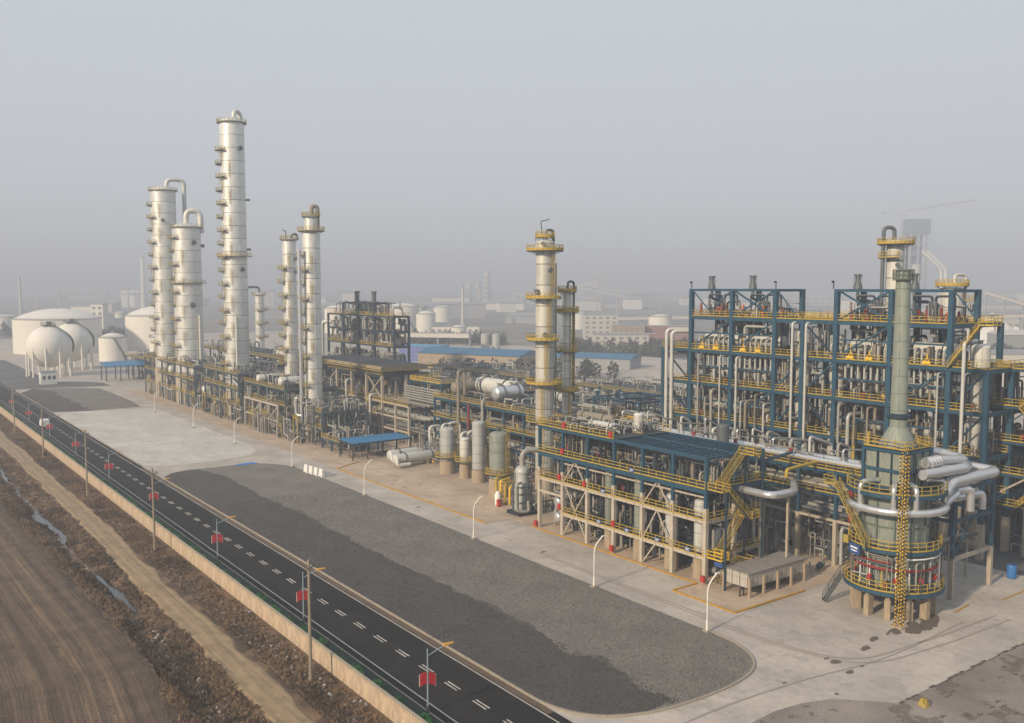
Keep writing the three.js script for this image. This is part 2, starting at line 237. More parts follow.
// ---------------------------------------------------------------- the setting
const rect = (x0, x1, z0, z1) => [[x0, z0], [x1, z0], [x1, z1], [x0, z1]];
ground('ground', rect(-3000, 4200, 1200, -5200), -1.8, M.plain, 'wide hazy brown and grey plain around the plant', 'ground');
const edgeX = (z) => { const T = [[-60, 22.5], [-80, 24.5], [-94, 26.4], [-111, 28], [-124, 28], [-145, 27.2], [-197, 25.6], [-218, 25.2], [-300, 24], [-700, 20]]; for (let k = 0; k < T.length - 1; k++) if (z <= T[k][0] && z >= T[k + 1][0]) return lerp(T[k][1], T[k + 1][1], (z - T[k][0]) / (T[k + 1][0] - T[k][0])); return z > -60 ? 22.5 : 20; };
const ditchX = (z) => 30.4 + 0.7 * Math.sin(z * 0.035) + (vnoise(z * 0.12, 3, 5) - 0.5) * 1.4;
function vergeY(x, z) {
  const d = (x - ditchX(z)) / 2.6, n = fbm(x * 0.5, z * 0.4, 77, 4), deep = 0.75 + 0.5 * vnoise(z * 0.06, 9, 4);
  const track = sst(34, 35.2, x) * (1 - sst(38.6, 40, x));
  return -0.02 - deep * Math.exp(-d * d) + (n - 0.5) * 0.75 * (1 - track) * sst(24, 26, x) * (1 - sst(42.5, 43.6, x)) + 0.25 * sst(39.5, 43, x);
}
gridMesh('field', M.soil, 150, 320, (s, t) => { const z = lerp(-30, -700, t ** 1.5), x1 = edgeX(z), x = lerp(-60, x1, 1 - (1 - s) ** 2), u = x - x1, ph = (u + 0.6 * vnoise(z * 0.02, 1, 8)) * 2.6; return [x, 0.02 + 0.09 * Math.sin(ph) + (fbm(x * 0.8, z * 0.8, 91, 3) - 0.5) * 0.16 - 0.3 * sst(-1.2, 0, u), z, u, z]; });
gridMesh('verge', M.verge, 70, 520, (s, t) => { const z = lerp(-40, -700, t ** 1.6), x = lerp(edgeX(z) - 0.7, 43.9, s); return [x, vergeY(x, z) - 0.05, z]; });
gridMesh('dirt_track', M.track, 14, 420, (s, t) => { const z = lerp(-40, -700, t ** 1.6), c = 36.5 + 0.5 * Math.sin(z * 0.02) + (vnoise(z * 0.05, 2, 6) - 0.5) * 0.6, w = 2.1 + (vnoise(z * 0.3, s > 0.5 ? 1 : 4, 7) - 0.5) * 0.9, x = c + (s - 0.5) * 2 * w, rut = -0.07 * (Math.exp(-(((Math.abs(x - c) - 0.9) / 0.3) ** 2))); return [x, lerp(vergeY(x, z), vergeY(c, z), 0.7) + 0.03 + rut - 0.16 * (Math.abs(s - 0.5) > 0.49 ? 1 : 0), z]; });
gridMesh('ditch_water', M.water, 6, 160, (s, t) => { const z = lerp(-128, -290, t), c = ditchX(z), w = Math.max(0.02, 2.6 * (fbm(z * 0.1, 4, 11, 3) - 0.36)); return [c + (s - 0.5) * 2 * w, -0.84, z]; });
// road, kerbs, markings
ground('road', rect(44.3, 59.1, -20, -900), 0.0, M.asphalt, 'long dark asphalt road beside the cream boundary wall', 'road');
ground('road_edge_strip', rect(58.15, 59.05, -73, -236), 0.012, std(0x6d5c4c, 0.98, 0, { map: wearMap }), 'brown dust strip between road line and kerb', 'verge');
{
  const paint = (name, x0, x1, z0, z1) => ground(name, rect(x0, x1, z0, z1), 0.016, M.paintWhite);
  paint('road_marking', 49.3, 49.48, -20, -620); paint('road_marking', 57.82, 58.0, -20, -620);
  for (let k = 0; k < 60; k++) { const z = -66.2 - k * 5.75; paint('road_marking', 53.42, 53.6, z, z - 2.6); paint('road_marking', 53.88, 54.06, z, z - 2.6); }
}
structure('kerb', M.kerb, (g) => { for (let z = -20; z > -560; z -= 6) g.box(48.2, 0.06, z - 3, 0.16, 0.14, 5.96); }, 'thin pale kerb line along the planted strip by the boundary wall', 'kerb');
// paved yards: crossing, works road, process area
const smooth = (pts, n = 40) => new THREE.CatmullRomCurve3(pts.map(([x, z]) => V(x, 0, z)), false, 'centripetal').getPoints(n).map((p) => [p.x, p.z]);
const nearEnd = smooth([[59.3, -78.5], [59.5, -75], [60.6, -71.6], [62.9, -68.9], [67.3, -66.9], [73, -66.1], [79, -66.2], [83.9, -67.3], [87.1, -69.7], [89, -73.4], [89.7, -78.6]]), farEnd = smooth([[89.9, -209], [89.7, -213.5], [88.4, -218.8], [85.6, -223.2], [81.9, -225.4], [73.3, -226.1], [67, -226.4], [62.9, -225.2], [60.2, -221.8], [59.3, -217]]);
const nearYard = [...nearEnd, ...farEnd];
const farYard = [[59.4, -362], [72, -358], [89.2, -358.5], [91, -380], [91.2, -434.8], [84.4, -441.8], [66.4, -450], [59.4, -434]];
ground('pavement', rect(59.1, 420, -10, -900), -0.02, M.concrete, 'pale dusty concrete pavement of the works yard', 'pavement');
ground('process_area', [[97.8, -81.4], [97.8, -92.9], [103, -92.9], [103, -141], [97.3, -141], [97.3, -420], [147, -420], [147, -81.4]], 0.02, M.concreteWarm, 'dusty brown concrete floor of the process area', 'pavement');
ground('back_yard', rect(147, 262, -56, -440), 0.012, M.backYard, 'dark stained yard between the process units and the warehouses', 'pavement');
ground('apron', [[59.3, -239.7], [62, -236.2], [65, -234.7], [76.3, -234.6], [86, -237], [90.5, -243], [92.5, -252], [92.5, -340], [91.2, -353], [71.5, -357.2], [60.6, -358.6], [59.3, -356]], 0.004, M.concretePale, 'pale concrete apron between the two gravel yards', 'pavement');
ground('crossing_road', [[59.2, -452], [98, -444], [98, -462], [80, -480], [80, -640], [59.2, -640]], 0.006, M.backYard, 'dark grey crossing and yard before the spherical tanks', 'road');
ground('gravel_yard', nearYard, 0.05, M.gravel, 'large grey gravel yard beside the road', 'gravel yard');
{
  const e = [[69.4, -226.2], [71.6, -215], [71.9, -201.6], [71.2, -186.6], [71.9, -180], [72, -168.9], [71.8, -145.7], [70.9, -130.4], [71.5, -115.9], [72.3, -99.9], [71.8, -92.7], [70.4, -83.5], [73.1, -81], [72, -75.7], [70.5, -69.8], [70.7, -67]];
  const fine = []; for (let k = 0; k < e.length - 1; k++) { const n = Math.max(2, Math.round(Math.abs(e[k][1] - e[k + 1][1]) / 0.6)); for (let m = 0; m < n; m++) { const t = m / n, z = lerp(e[k][1], e[k + 1][1], t); fine.push([lerp(e[k][0], e[k + 1][0], t * t * (3 - 2 * t)) + (fbm(z * 0.35, 2, 15, 4) - 0.5) * 2.2, z]); } }
  ground('dark_gravel', [...fine, [67.3, -67.1], [65, -68.1], [63.1, -69.2], [61.8, -70.5], [60.8, -72], [60, -74], [59.6, -76.5], [59.5, -217], [60.2, -221.3], [62.9, -224.9], [66, -226.2]], 0.07, M.gravelDark, 'dark crushed stone strip of the near gravel yard along the road', 'gravel');
  const f2 = []; for (let z = -357.5; z > -437; z -= 1.5) f2.push([71.7 + (fbm(z * 0.3, 6, 18, 4) - 0.5) * 4, z]);
  ground('gravel_yard', farYard, 0.05, M.gravel, 'farther gravel yard before the white tanks', 'gravel yard');
  ground('dark_gravel', [...f2, [66.6, -449], [59.7, -434], [59.7, -362]], 0.07, M.gravelDark, 'dark crushed stone strip of the farther gravel yard', 'gravel');
}
const kerbRun = (g, pts, w, h, y = 0) => { for (let k = 0; k < pts.length - 1; k++) { const a = pts[k], b = pts[k + 1]; g.bar(V(a[0], y + h / 2, a[1]), V(b[0], y + h / 2, b[1]), w, h); } };
structure('yard_kerb', M.kerb, (g) => { kerbRun(g, [[59.2, -216], [59.2, -79], ...nearEnd.map(([x, z]) => [x + (x - 74.5) * 0.008, z + 0.14])], 0.28, 0.2, -0.02); }, 'pale stone kerb around the near gravel yard', 'kerb');
structure('yard_kerb', M.kerb, (g) => { kerbRun(g, [[59.2, -356], [59.2, -239]], 0.26, 0.2, -0.02); }, 'pale stone kerb where the apron meets the road', 'kerb');
for (const [pts, label] of [[[[97.3, -206], [97.3, -141.2]], 'long yellow kerb before the vessels and the blue canopy'], [[[103, -134.3], [103, -93]], 'yellow kerb along the foot of the blue process structure'], [[[102.9, -92.9], [97.8, -92.9]], 'short yellow kerb stepping out beside the process structure corner'], [[[97.7, -92.9], [97.7, -81.3]], 'yellow kerb stretch beside the grey water box'], [[[97.8, -81.2], [113.5, -81.2]], 'yellow kerb running from the water box corner to the heater'], [[[97.3, -206.2], [106, -211.5]], 'yellow kerb end below the blue canopy']])
  structure('yellow_kerb', M.kerbYellow, (g) => kerbRun(g, pts, 0.32, 0.17, 0.0), label, 'kerb');
for (const [x, z, l, a] of [[122.5, -63.2, 5, -0.5], [133, -61.8, 7, 0.02]]) ground('yellow_marking', [[x, z], [x + l, z + a], [x + l, z + a - 0.3], [x, z - 0.3]], 0.026, M.kerbYellow);
ground('rough_ground', [[60, -20], [60, -52], [70, -58.6], [74.7, -59], [78.2, -59.2], [82.2, -58.6], [85.1, -57.5], [88.6, -54.4], [90.3, -52.5], [119, -52.5], [420, -52.5], [420, 60], [60, 60]], 0.03, M.rough, 'rough stained ground beyond the concrete edge near the heater', 'ground');
structure('concrete_edge', std(0x4d463f, 0.95), (g) => { for (let x = 90.3; x < 130; x += 1.3) if (hash(x * 10, 1, 3) < 0.62 || x > 97) g.box(x + 0.6, 0.02, -52.45 + (hash(x * 9, 2, 4) - 0.5) * 0.3, 1.1 * hash(x * 7, 3, 1) + 0.5, 0.07, 0.12 + 0.3 * hash(x * 11, 5, 6)); }, 'dark crumbled edge of the concrete near the heater', 'edge');
{ // oil stains on the pavement, their outlines as seen
  const stain = std(0x5f5448, 0.9); const S = [[112.4, -63.6, 4.2, 1.5, 0.5], [116, -63.4, 5.4, 1.7, 0.45], [109.6, -64.3, 1.8, 0.8, 0.5], [104.8, -64.5, 1.3, 0.6, 0.2], [101.3, -63.4, 1.2, 0.6, 0.2], [94.5, -63.1, 1.1, 0.7, 0], [93.4, -60.4, 0.9, 0.5, 0.1], [94.6, -64.4, 0.7, 0.35, 0.2], [84.7, -63, 0.45, 0.3, 0], [87, -57.8, 0.35, 0.3, 0], [96, -60.5, 0.5, 0.3, 0.2], [108.4, -64.6, 1.6, 0.25, 0.3], [102.5, -186, 0.8, 0.35, 0.4], [104.5, -178, 0.9, 0.3, 0.2], [93.5, -160, 0.8, 0.35, 0.3], [94.5, -120, 0.9, 0.35, 0.2], [100.4, -178, 0.7, 0.3, 0.3]];
  for (const [x, z, a, b, r] of S) { const p = []; for (let k = 0; k < 40; k++) { const t = k / 40 * 6.283, w = 0.35 + 0.7 * fbm(Math.cos(t) * 1.5 + x, Math.sin(t) * 1.5 + z, 23, 3), u = Math.cos(t) * a * w, v = Math.sin(t) * b * w; p.push([x + u * Math.cos(r) + v * Math.sin(r), z - u * Math.sin(r) + v * Math.cos(r)]); } ground('oil_stain', p, 0.03, stain); }
  for (let k = 0; k < 40; k++) { const x = rr(90, 128), z = rr(-50.5, -38), p = []; for (let m = 0; m < 14; m++) { const t = m / 14 * 6.283, w = rr(0.35, 1.0); p.push([x + Math.cos(t) * w * 0.8, z + Math.sin(t) * w * 0.3]); } ground('mud_patch', p, 0.036, std(0x57504a, 0.95)); }
}
{ // boundary wall of cast panels between posts
  const w = thing('boundary_wall', 'long cream rendered boundary wall between dirt track and road', 'wall');
  for (let k = 0; k < 120; k++) { const z = -44 - k * 4.2; part(w, 'wall_panel', M.wall, (g) => g.box(44.15, 1.15, z - 2.1, 0.24, 2.6, 4.16)); if (k < 70) part(w, 'coping', M.kerb, (g) => g.box(44.15, 2.5, z - 2.1, 0.36, 0.1, 4.2)); if (k % 2 === 0) part(w, 'wall_post', M.wall, (g) => g.box(44.14, 1.12, z, 0.3, 2.58, 0.3)); }
}
ground('planting_strip', rect(44.4, 48.1, -30, -620), 0.03, M.hedgeDark, 'dark green ground cover strip between boundary wall and road', 'planting strip');
{ // faint rubber marks left by turning lorries
  const rub = std(0x978f84, 0.95), run = (pts, w) => { const L = [], Rr = []; const c = new THREE.CatmullRomCurve3(pts.map(([x, z]) => V(x, 0, z))); for (let k = 0; k <= 30; k++) { const p = c.getPoint(k / 30), d = c.getTangent(k / 30), j = w * (0.7 + 0.5 * hash(k, pts.length, 5)); L.push([p.x - d.z * j, p.z + d.x * j]); Rr.push([p.x + d.z * j, p.z - d.x * j]); } ground('tyre_mark', [...L, ...Rr.reverse()], 0.034, rub); };
  for (const o of [0, 1.9]) run([[126, -57.5 - o], [108, -58.5 - o], [97, -61 - o * 0.8], [93.2 + o * 0.35, -70], [93 + o * 0.4, -88], [93.2 + o * 0.3, -120]], 0.11 + 0.03 * (o % 2));
  for (const o of [0.3]) run([[60, -62 - o], [72, -63 - o * 0.6], [86, -62.2 - o * 0.5], [100, -60 - o], [120, -60.5 - o]], 0.12);
}
// ---------------------------------------------------------------- builders for plant equipment
// steel frame: columns (fireproofed foot), beams, grating decks, handrails; each member its own part
function frame(o) {
  const t = o.into || thing(o.name || 'process_structure', o.label, o.category || 'steel structure', o.group);
  const { xs, zs, levels } = o, cw = o.cw ?? 0.42, mat = o.mat || M.blue, foot = o.foot || M.cream, beam = o.beam ?? 0.42;
  const top = o.top || (() => levels[levels.length - 1].y);
  const has = o.has || (() => true);
  xs.forEach((x, i) => zs.forEach((z, j) => {
    if (!has(i, j)) return; const h = top(i, j), s = Math.min(o.split ?? 0, h);
    const c = part(t, 'column', mat, (g) => g.box(x, (s + h) / 2, z, cw, h - s, cw));
    if (s > 0) part(t, 'column_foot', foot, (g) => g.box(x, s / 2, z, cw * 1.25, s, cw * 1.25));
  }));
  levels.forEach((L, li) => {
    const bm = L.mat || (L.y < (o.split ?? 0) ? foot : mat), bh = L.beam ?? beam, ok = (i, j) => has(i, j) && top(i, j) >= L.y - 0.01 && (!L.only || L.only(i, j));
    xs.forEach((x, i) => { for (let j = 0; j < zs.length - 1; j++) if (ok(i, j) && ok(i, j + 1)) part(t, 'beam', bm, (g) => g.box(x, L.y - bh / 2, (zs[j] + zs[j + 1]) / 2, cw * 0.7, bh, Math.abs(zs[j + 1] - zs[j]) - cw * 1.02)); });
    zs.forEach((z, j) => { for (let i = 0; i < xs.length - 1; i++) if (ok(i, j) && ok(i + 1, j)) part(t, 'beam', bm, (g) => g.box((xs[i] + xs[i + 1]) / 2, L.y - bh / 2 - 0.01, z, xs[i + 1] - xs[i] - cw * 1.02, bh, cw * 0.7)); });
    if (L.joist) for (let j = 0; j < zs.length - 1; j++) for (let i = 0; i < xs.length - 1; i++) if (ok(i, j) && ok(i + 1, j) && ok(i, j + 1)) part(t, 'joist', bm, (g) => { for (let k = 1; k <= L.joist; k++) { const z = lerp(zs[j], zs[j + 1], k / (L.joist + 1)); g.box((xs[i] + xs[i + 1]) / 2, L.y - 0.13, z, xs[i + 1] - xs[i] - cw, 0.22, 0.18); } g.box((xs[i] + xs[i + 1]) / 2, L.y - 0.3, (zs[j] + zs[j + 1]) / 2, 0.18, 0.2, Math.abs(zs[j + 1] - zs[j]) - cw); });
    if (L.deck !== false) for (let j = 0; j < zs.length - 1; j++) for (let i = 0; i < xs.length - 1; i++) if (ok(i, j) && ok(i + 1, j) && ok(i, j + 1) && ok(i + 1, j + 1) && (!L.hole || !L.hole(i, j))) part(t, 'deck', L.deckMat || M.grate, (g) => g.box((xs[i] + xs[i + 1]) / 2, L.y + 0.045, (zs[j] + zs[j + 1]) / 2, xs[i + 1] - xs[i], 0.06, Math.abs(zs[j + 1] - zs[j]) - 0.03));
    const e = 0.32, y = L.y + 0.08, rm = L.railMat || M.yellow;
    const R_ = (a, b) => part(t, 'railing', rm, (g) => g.rail([a, b]));
    if (L.rail) {
      if (L.rail.includes('f')) for (let j = 0; j < zs.length - 1; j++) if (ok(0, j) && ok(0, j + 1)) R_([xs[0] - e, y, zs[j] + 0.0], [xs[0] - e, y, zs[j + 1]]);
      if (L.rail.includes('b')) { const i = xs.length - 1; for (let j = 0; j < zs.length - 1; j++) if (ok(i, j) && ok(i, j + 1)) R_([xs[i] + e, y, zs[j]], [xs[i] + e, y, zs[j + 1]]); }
      if (L.rail.includes('m')) for (let j = 0; j < zs.length - 1; j++) if (ok(1, j) && ok(1, j + 1)) R_([xs[1] - 0.6, y, zs[j]], [xs[1] - 0.6, y, zs[j + 1]]);
      const js = zs.map((_, j) => j).filter((j) => ok(0, j)); const j0 = js[0], j1 = js[js.length - 1];
      for (const [c, j, s] of [['l', j0, -1], ['r', j1, 1]]) if (L.rail.includes(c)) for (let i = 0; i < xs.length - 1; i++) R_([xs[i], y, zs[j] + s * e], [xs[i + 1], y, zs[j] + s * e]);
    }
  });
  for (const b of o.braces || []) part(t, 'brace', b[6] || mat, (g) => g.bar(V(b[0], b[1], b[2]), V(b[3], b[4], b[5]), b[7] ?? 0.2, b[7] ?? 0.2));
  return t;
}
const pipeOf = (t, mat, r, pts, seg = 8, name = 'pipe') => part(t, name, mat, (g) => g.tube(pts, r, seg));
function stairs(t, a, b, w = 0.9, mat = M.yellow, tread = M.grate) { // one flight from a to b (the centre line), with handrails
  const d = b.clone().sub(a), flat = V(d.x, 0, d.z), s = V(-flat.z, 0, flat.x).normalize().multiplyScalar(w / 2), n = Math.max(4, Math.round(Math.abs(d.y) / 0.24));
  const f = part(t, 'stair_flight', mat, (g) => { for (const k of [-1, 1]) { const o = s.clone().multiplyScalar(k), A = a.clone().add(o), B = b.clone().add(o); g.bar(A, B, 0.07, 0.2); const up = V(0, 1.05, 0), mid = V(0, 0.6, 0); g.bar(A.clone().add(up), B.clone().add(up), 0.07); g.bar(A.clone().add(mid), B.clone().add(mid), 0.06); const m = Math.max(3, Math.round(d.length() / 1.5)); for (let q = 0; q <= m; q++) { const p = A.clone().lerp(B, q / m); g.bar(p, p.clone().add(up), 0.07); } } });
  part(f, 'treads', tread, (g) => { for (let k = 0; k < n; k++) { const p = a.clone().lerp(b, (k + 0.5) / n); g.bar(p.clone().sub(s), p.clone().add(s), 0.28, 0.05); } });
  return f;
}
function landing(t, x, y, z, sx, sz, mat = M.yellow) { const l = part(t, 'landing', M.grate, (g) => g.box(x, y, z, sx, 0.1, sz)); part(l, 'railing', mat, (g) => g.rail([[x - sx / 2, y, z - sz / 2], [x - sx / 2, y, z + sz / 2], [x + sx / 2, y, z + sz / 2], [x + sx / 2, y, z - sz / 2]])); return l; }
// ring or arc platform round a column
function arcPlatform(t, y, r0, r1, a0, a1, o = {}) {
  const seg = Math.max(4, Math.round((a1 - a0) / 0.26)), P = (r, a, h = y) => V(Math.cos(a) * r, h, Math.sin(a) * r);
  const d = part(t, 'platform', o.deck || M.grate, (g) => { for (let k = 0; k < seg; k++) { const b = lerp(a0, a1, k / seg), c = lerp(a0, a1, (k + 1) / seg); g.hex([P(r0, b, y - 0.1), P(r1, b, y - 0.1), P(r1, c, y - 0.1), P(r0, c, y - 0.1), P(r0, b), P(r1, b), P(r1, c), P(r0, c)]); if (k % 3 === 0) g.bar(P(r0, b, y - 0.7), P(r1 - 0.1, b, y - 0.1), 0.08); } });
  part(d, 'railing', o.rail || M.yellow, (g) => { const q = []; for (let k = 0; k <= seg; k++) q.push(P(r1 - 0.06, lerp(a0, a1, k / seg))); if (a1 - a0 < 6.2) { q.unshift(P(r0 + 0.1, a0)); q.push(P(r0 + 0.1, a1)); } g.rail(q, o.h || 1.2, false, 1.4); if (o.solid) for (let k = 0; k < q.length - 1; k++) g.bar(q[k].clone().setY(y + 0.36), q[k + 1].clone().setY(y + 0.36), 0.02, 0.34); });
  return d;
}
// tall clad column: skirt, courses of cladding with joint bands, dished top, platforms and ladders
function towerColumn(o) {
  const t = thing('distillation_column', o.label, 'column', o.group, [o.x, 0, o.z]), r = o.r, y0 = o.skirt ?? 5, h = o.h, n = o.courses || Math.round((h - y0) / 4.6), seg = o.seg || 36, mats = o.mats || M.shells;
  part(t, 'skirt', o.skirtMat || M.fire, (g) => g.lathe([[r * 1.04, 0], [r * 1.04, y0 - 0.05]], V(0, 0, 0), V(0, 1, 0), seg));
  for (let k = 0; k < n; k++) { const a = lerp(y0, h, k / n), b = lerp(y0, h, (k + 1) / n), rk = o.radius ? o.radius((a + b) / 2) : r; part(t, 'shell_course', mats[(k * 7 + 1) % 3], (g) => g.lathe([[rk - 0.08, a], [rk, a + 0.06], [rk, b - 0.06], [rk - 0.08, b]], V(0, 0, 0), V(0, 1, 0), seg)); part(t, 'joint_band', M.pipeDark, (g) => g.lathe([[rk + 0.035, b - 0.08], [rk + 0.035, b + 0.02]], V(0, 0, 0), V(0, 1, 0), seg)); }
  const rt = o.radius ? o.radius(h) : r;
  part(t, 'dished_head', mats[0], (g) => { const p = []; for (let k = 0; k <= 6; k++) { const q = k / 6 * Math.PI / 2; p.push([rt * Math.cos(q), h + rt * 0.45 * Math.sin(q)]); } g.lathe(p, V(0, 0, 0), V(0, 1, 0), seg); });
  for (const [y, a, b, w, op] of o.platforms || []) arcPlatform(t, y, (o.radius ? o.radius(y) : r) + 0.05, (o.radius ? o.radius(y) : r) + (w || 1.5), a, b, op);
  for (const [y, b, a] of o.ladders || []) { const rl = (o.radius ? o.radius((y + b) / 2) : r) + 0.3; part(t, 'ladder', o.ladderMat || M.yellowDim, (g) => g.ladder(Math.cos(a) * rl, Math.sin(a) * rl, y, b, a)); }
  for (const [y, a, q, l] of o.nozzles || []) { const rn = o.radius ? o.radius(y) : r; part(t, 'manway', M.steel, (g) => { const d = V(Math.cos(a), 0, Math.sin(a)), p = d.clone().multiplyScalar(rn - 0.1).setY(y); g.cyl(p, p.clone().addScaledVector(d, l || 0.8), q, q, 14); g.cyl(p.clone().addScaledVector(d, (l || 0.8) - 0.1), p.clone().addScaledVector(d, (l || 0.8) + 0.1), q * 1.35, q * 1.35, 14); }); }
  for (const [pts, q, m] of o.pipes || []) pipeOf(t, m || M.silver, q, pts, 12, 'vapour_pipe');
  return t;
}
function verticalVessel(x, z, h, r, label, o = {}) {
  const t = thing(o.name || 'vertical_drum', label, o.cat || 'vessel', o.group, [x, o.y || 0, z]), s = o.skirt ?? h * 0.22, m = o.mat || M.silver2;
  part(t, 'skirt', o.skirtMat || M.plinth, (g) => g.lathe([[r * 1.12, 0], [r * 1.05, s]], V(0, 0, 0), V(0, 1, 0), 24));
  part(t, 'shell', m, (g) => g.lathe([[r * 0.9, s], [r, s + 0.1], [r, h - r * 0.4]], V(0, 0, 0), V(0, 1, 0), 28));
  part(t, 'dished_head', m, (g) => { const p = []; for (let k = 0; k <= 5; k++) { const q = k / 5 * Math.PI / 2; p.push([r * Math.cos(q), h - r * 0.4 + r * 0.4 * Math.sin(q)]); } g.lathe(p, V(0, 0, 0), V(0, 1, 0), 28); });
  part(t, 'nozzle', M.pipeDark, (g) => { g.cyl(V(0, h - 0.1, 0), V(0, h + 0.5, 0), r * 0.2, r * 0.2, 10); g.cyl(V(0, h + 0.4, 0), V(0, h + 0.55, 0), r * 0.32, r * 0.32, 10); });
  if (o.bands !== false) part(t, 'joint_band', M.pipeDark, (g) => { for (let y = s + 1.6; y < h - r * 0.5; y += 2.1) g.lathe([[r + 0.02, y], [r + 0.02, y + 0.06]], V(0, 0, 0), V(0, 1, 0), 28); });
  if (o.ladder != null) part(t, 'ladder', M.yellow, (g) => g.ladder(Math.cos(o.ladder) * (r + 0.35), Math.sin(o.ladder) * (r + 0.35), 0.1, h, o.ladder));
  if (o.platform) arcPlatform(t, o.platform, r + 0.05, r + 1.2, o.pa?.[0] ?? 1.2, o.pa?.[1] ?? 5.2);
  return t;
}
// shell and tube exchanger on saddles, axis along x or z
function exchanger(x, y, z, l, r, axis, label, o = {}) {
  const t = thing(o.name || 'heat_exchanger', label, o.cat || 'heat exchanger', o.group, [x, y, z]); if (axis === 'z') t.rotation.y = Math.PI / 2;
  const m = o.mat || M.silver2, yc = r + (o.lift ?? 0.9);
  part(t, 'shell', m, (g) => g.drum(V(-l / 2, yc, 0), V(l / 2, yc, 0), r, 22));
  part(t, 'flange', M.pipeDark, (g) => g.cyl(V(-l * 0.3, yc, 0), V(-l * 0.3 + 0.18, yc, 0), r * 1.14, r * 1.14, 22));
  part(t, 'flange', M.pipeDark, (g) => g.cyl(V(l * 0.34, yc, 0), V(l * 0.34 + 0.18, yc, 0), r * 1.14, r * 1.14, 22));
  for (const k of [-0.22, 0.24]) part(t, 'saddle', o.saddleMat || M.plinth, (g) => g.hex([V(l * k - 0.2, 0, r * 0.8), V(l * k + 0.2, 0, r * 0.8), V(l * k + 0.2, 0, -r * 0.8), V(l * k - 0.2, 0, -r * 0.8), V(l * k - 0.2, yc - r * 0.5, r * 0.85), V(l * k + 0.2, yc - r * 0.5, r * 0.85), V(l * k + 0.2, yc - r * 0.5, -r * 0.85), V(l * k - 0.2, yc - r * 0.5, -r * 0.85)]));
  for (const k of [-0.4, 0.15, 0.42]) part(t, 'nozzle', M.pipe, (g) => { g.cyl(V(l * k, yc + r * 0.8, 0), V(l * k, yc + r + 0.55, 0), r * 0.22, r * 0.22, 10); g.cyl(V(l * k, yc + r + 0.5, 0), V(l * k, yc + r + 0.62, 0), r * 0.34, r * 0.34, 10); });
  return t;
}
function makePump() {
  const t = thing('pump', 'small blue motor and green pump on a plinth under the process structures', 'pump', 'pumps under the process structures');
  part(t, 'base_plate', M.plinth, (g) => g.box(0, 0.2, 0, 2.2, 0.4, 0.9));
  part(t, 'motor', M.blueDeep, (g) => { g.cyl(V(-0.95, 0.85, 0), V(0.15, 0.85, 0), 0.36, 0.36, 14); g.cyl(V(-1.1, 0.85, 0), V(-0.95, 0.85, 0), 0.27, 0.27, 12); g.box(-0.4, 1.25, 0, 0.4, 0.26, 0.36); g.box(-0.4, 0.5, 0, 0.9, 0.25, 0.5); });
  part(t, 'casing', M.greenDark, (g) => { g.cyl(V(0.55, 0.85, 0), V(0.95, 0.85, 0), 0.42, 0.42, 16); g.cyl(V(0.15, 0.85, 0), V(0.55, 0.85, 0), 0.14, 0.14, 8); g.cyl(V(0.75, 0.85, 0), V(0.75, 1.7, 0), 0.14, 0.14, 8); g.cyl(V(0.95, 0.85, 0), V(1.35, 0.85, 0), 0.17, 0.17, 8); g.box(0.7, 0.45, 0, 0.4, 0.2, 0.5); });
  part(t, 'discharge_pipe', M.pipe, (g) => g.tube([[0.75, 1.65, 0], [0.75, 3.2, 0], [0.75, 3.2, -1.2]], 0.13, 8));
  return t;
}
let pump0 = null;
function pump(x, z, ry, y = 0) { const p = pump0 ? copyThing(pump0, pump0.userData.label, [x, y, z], ry) : (pump0 = makePump()); p.position.set(x, y, z); p.rotation.y = ry; return p; }
// pipework inside a frame: front runs, drops and valves are parts; the crowded runs behind them are one mass per material
function tangle(t, x0, x1, z0, z1, y0, y1, n, rmax = 0.3, front = 3.2) {
  const mass = new Map(); const put = (m, name, f, near) => { if (near) part(t, name, m, f); else { if (!mass.has(m)) mass.set(m, new GB()); f(mass.get(m)); } };
  const pal = [M.pipe, M.silver2, M.pipeDark, M.pipeWarm, M.steel, M.pipe];
  for (let k = 0; k < n; k++) {
    const r = rr(0.07, rmax) * (R() < 0.35 ? 0.6 : 1), x = rr(x0, x1), z = rr(z0, z1), y = rr(y0 + 0.4, y1 - 0.3), q = R(), near = x < x0 + front && r > 0.1, m = near ? pick(M.pipes) : pick(pal);
    if (q < 0.42) { const zb = clamp(z + rr(-8, 8), z0, z1), ye = R() < 0.5 ? y0 + 0.1 : y1, yf = R() < 0.5 ? y0 + 0.1 : y1 - 0.2; put(m, 'pipe', (g) => g.tube([[x, ye, z], [x, y, z], [x, y, zb], [x, yf, zb]], r, 7), near); }
    else if (q < 0.75) { const xb = clamp(x + rr(-6, 6), x0, x1); put(m, 'pipe', (g) => g.tube([[x, y0 + 0.1, z], [x, y, z], [xb, y, z], [xb, y0 + 0.1, z]], r, 7), near); }
    else { const p = V(x, y0 + 0.1, z); put(near ? pick([M.redDark, M.yellow, M.pipeDark, M.greenDark]) : pick([M.pipeDark, M.steel]), 'valve', (g) => { g.cyl(p, p.clone().setY(y0 + 1.1), r * 0.7, r * 0.7, 7); g.cyl(V(x, y0 + 0.55, z - 0.4), V(x, y0 + 0.55, z + 0.4), r, r, 7); g.lathe([[0.2, -0.03], [0.32, -0.03], [0.32, 0.03], [0.2, 0.03]], V(x, y0 + 1.15, z), V(0, 1, 0), 8); }, near); }
  }
  for (const [m, g] of mass) g.build('inner_pipework', m, t).userData.kind = 'stuff';
}
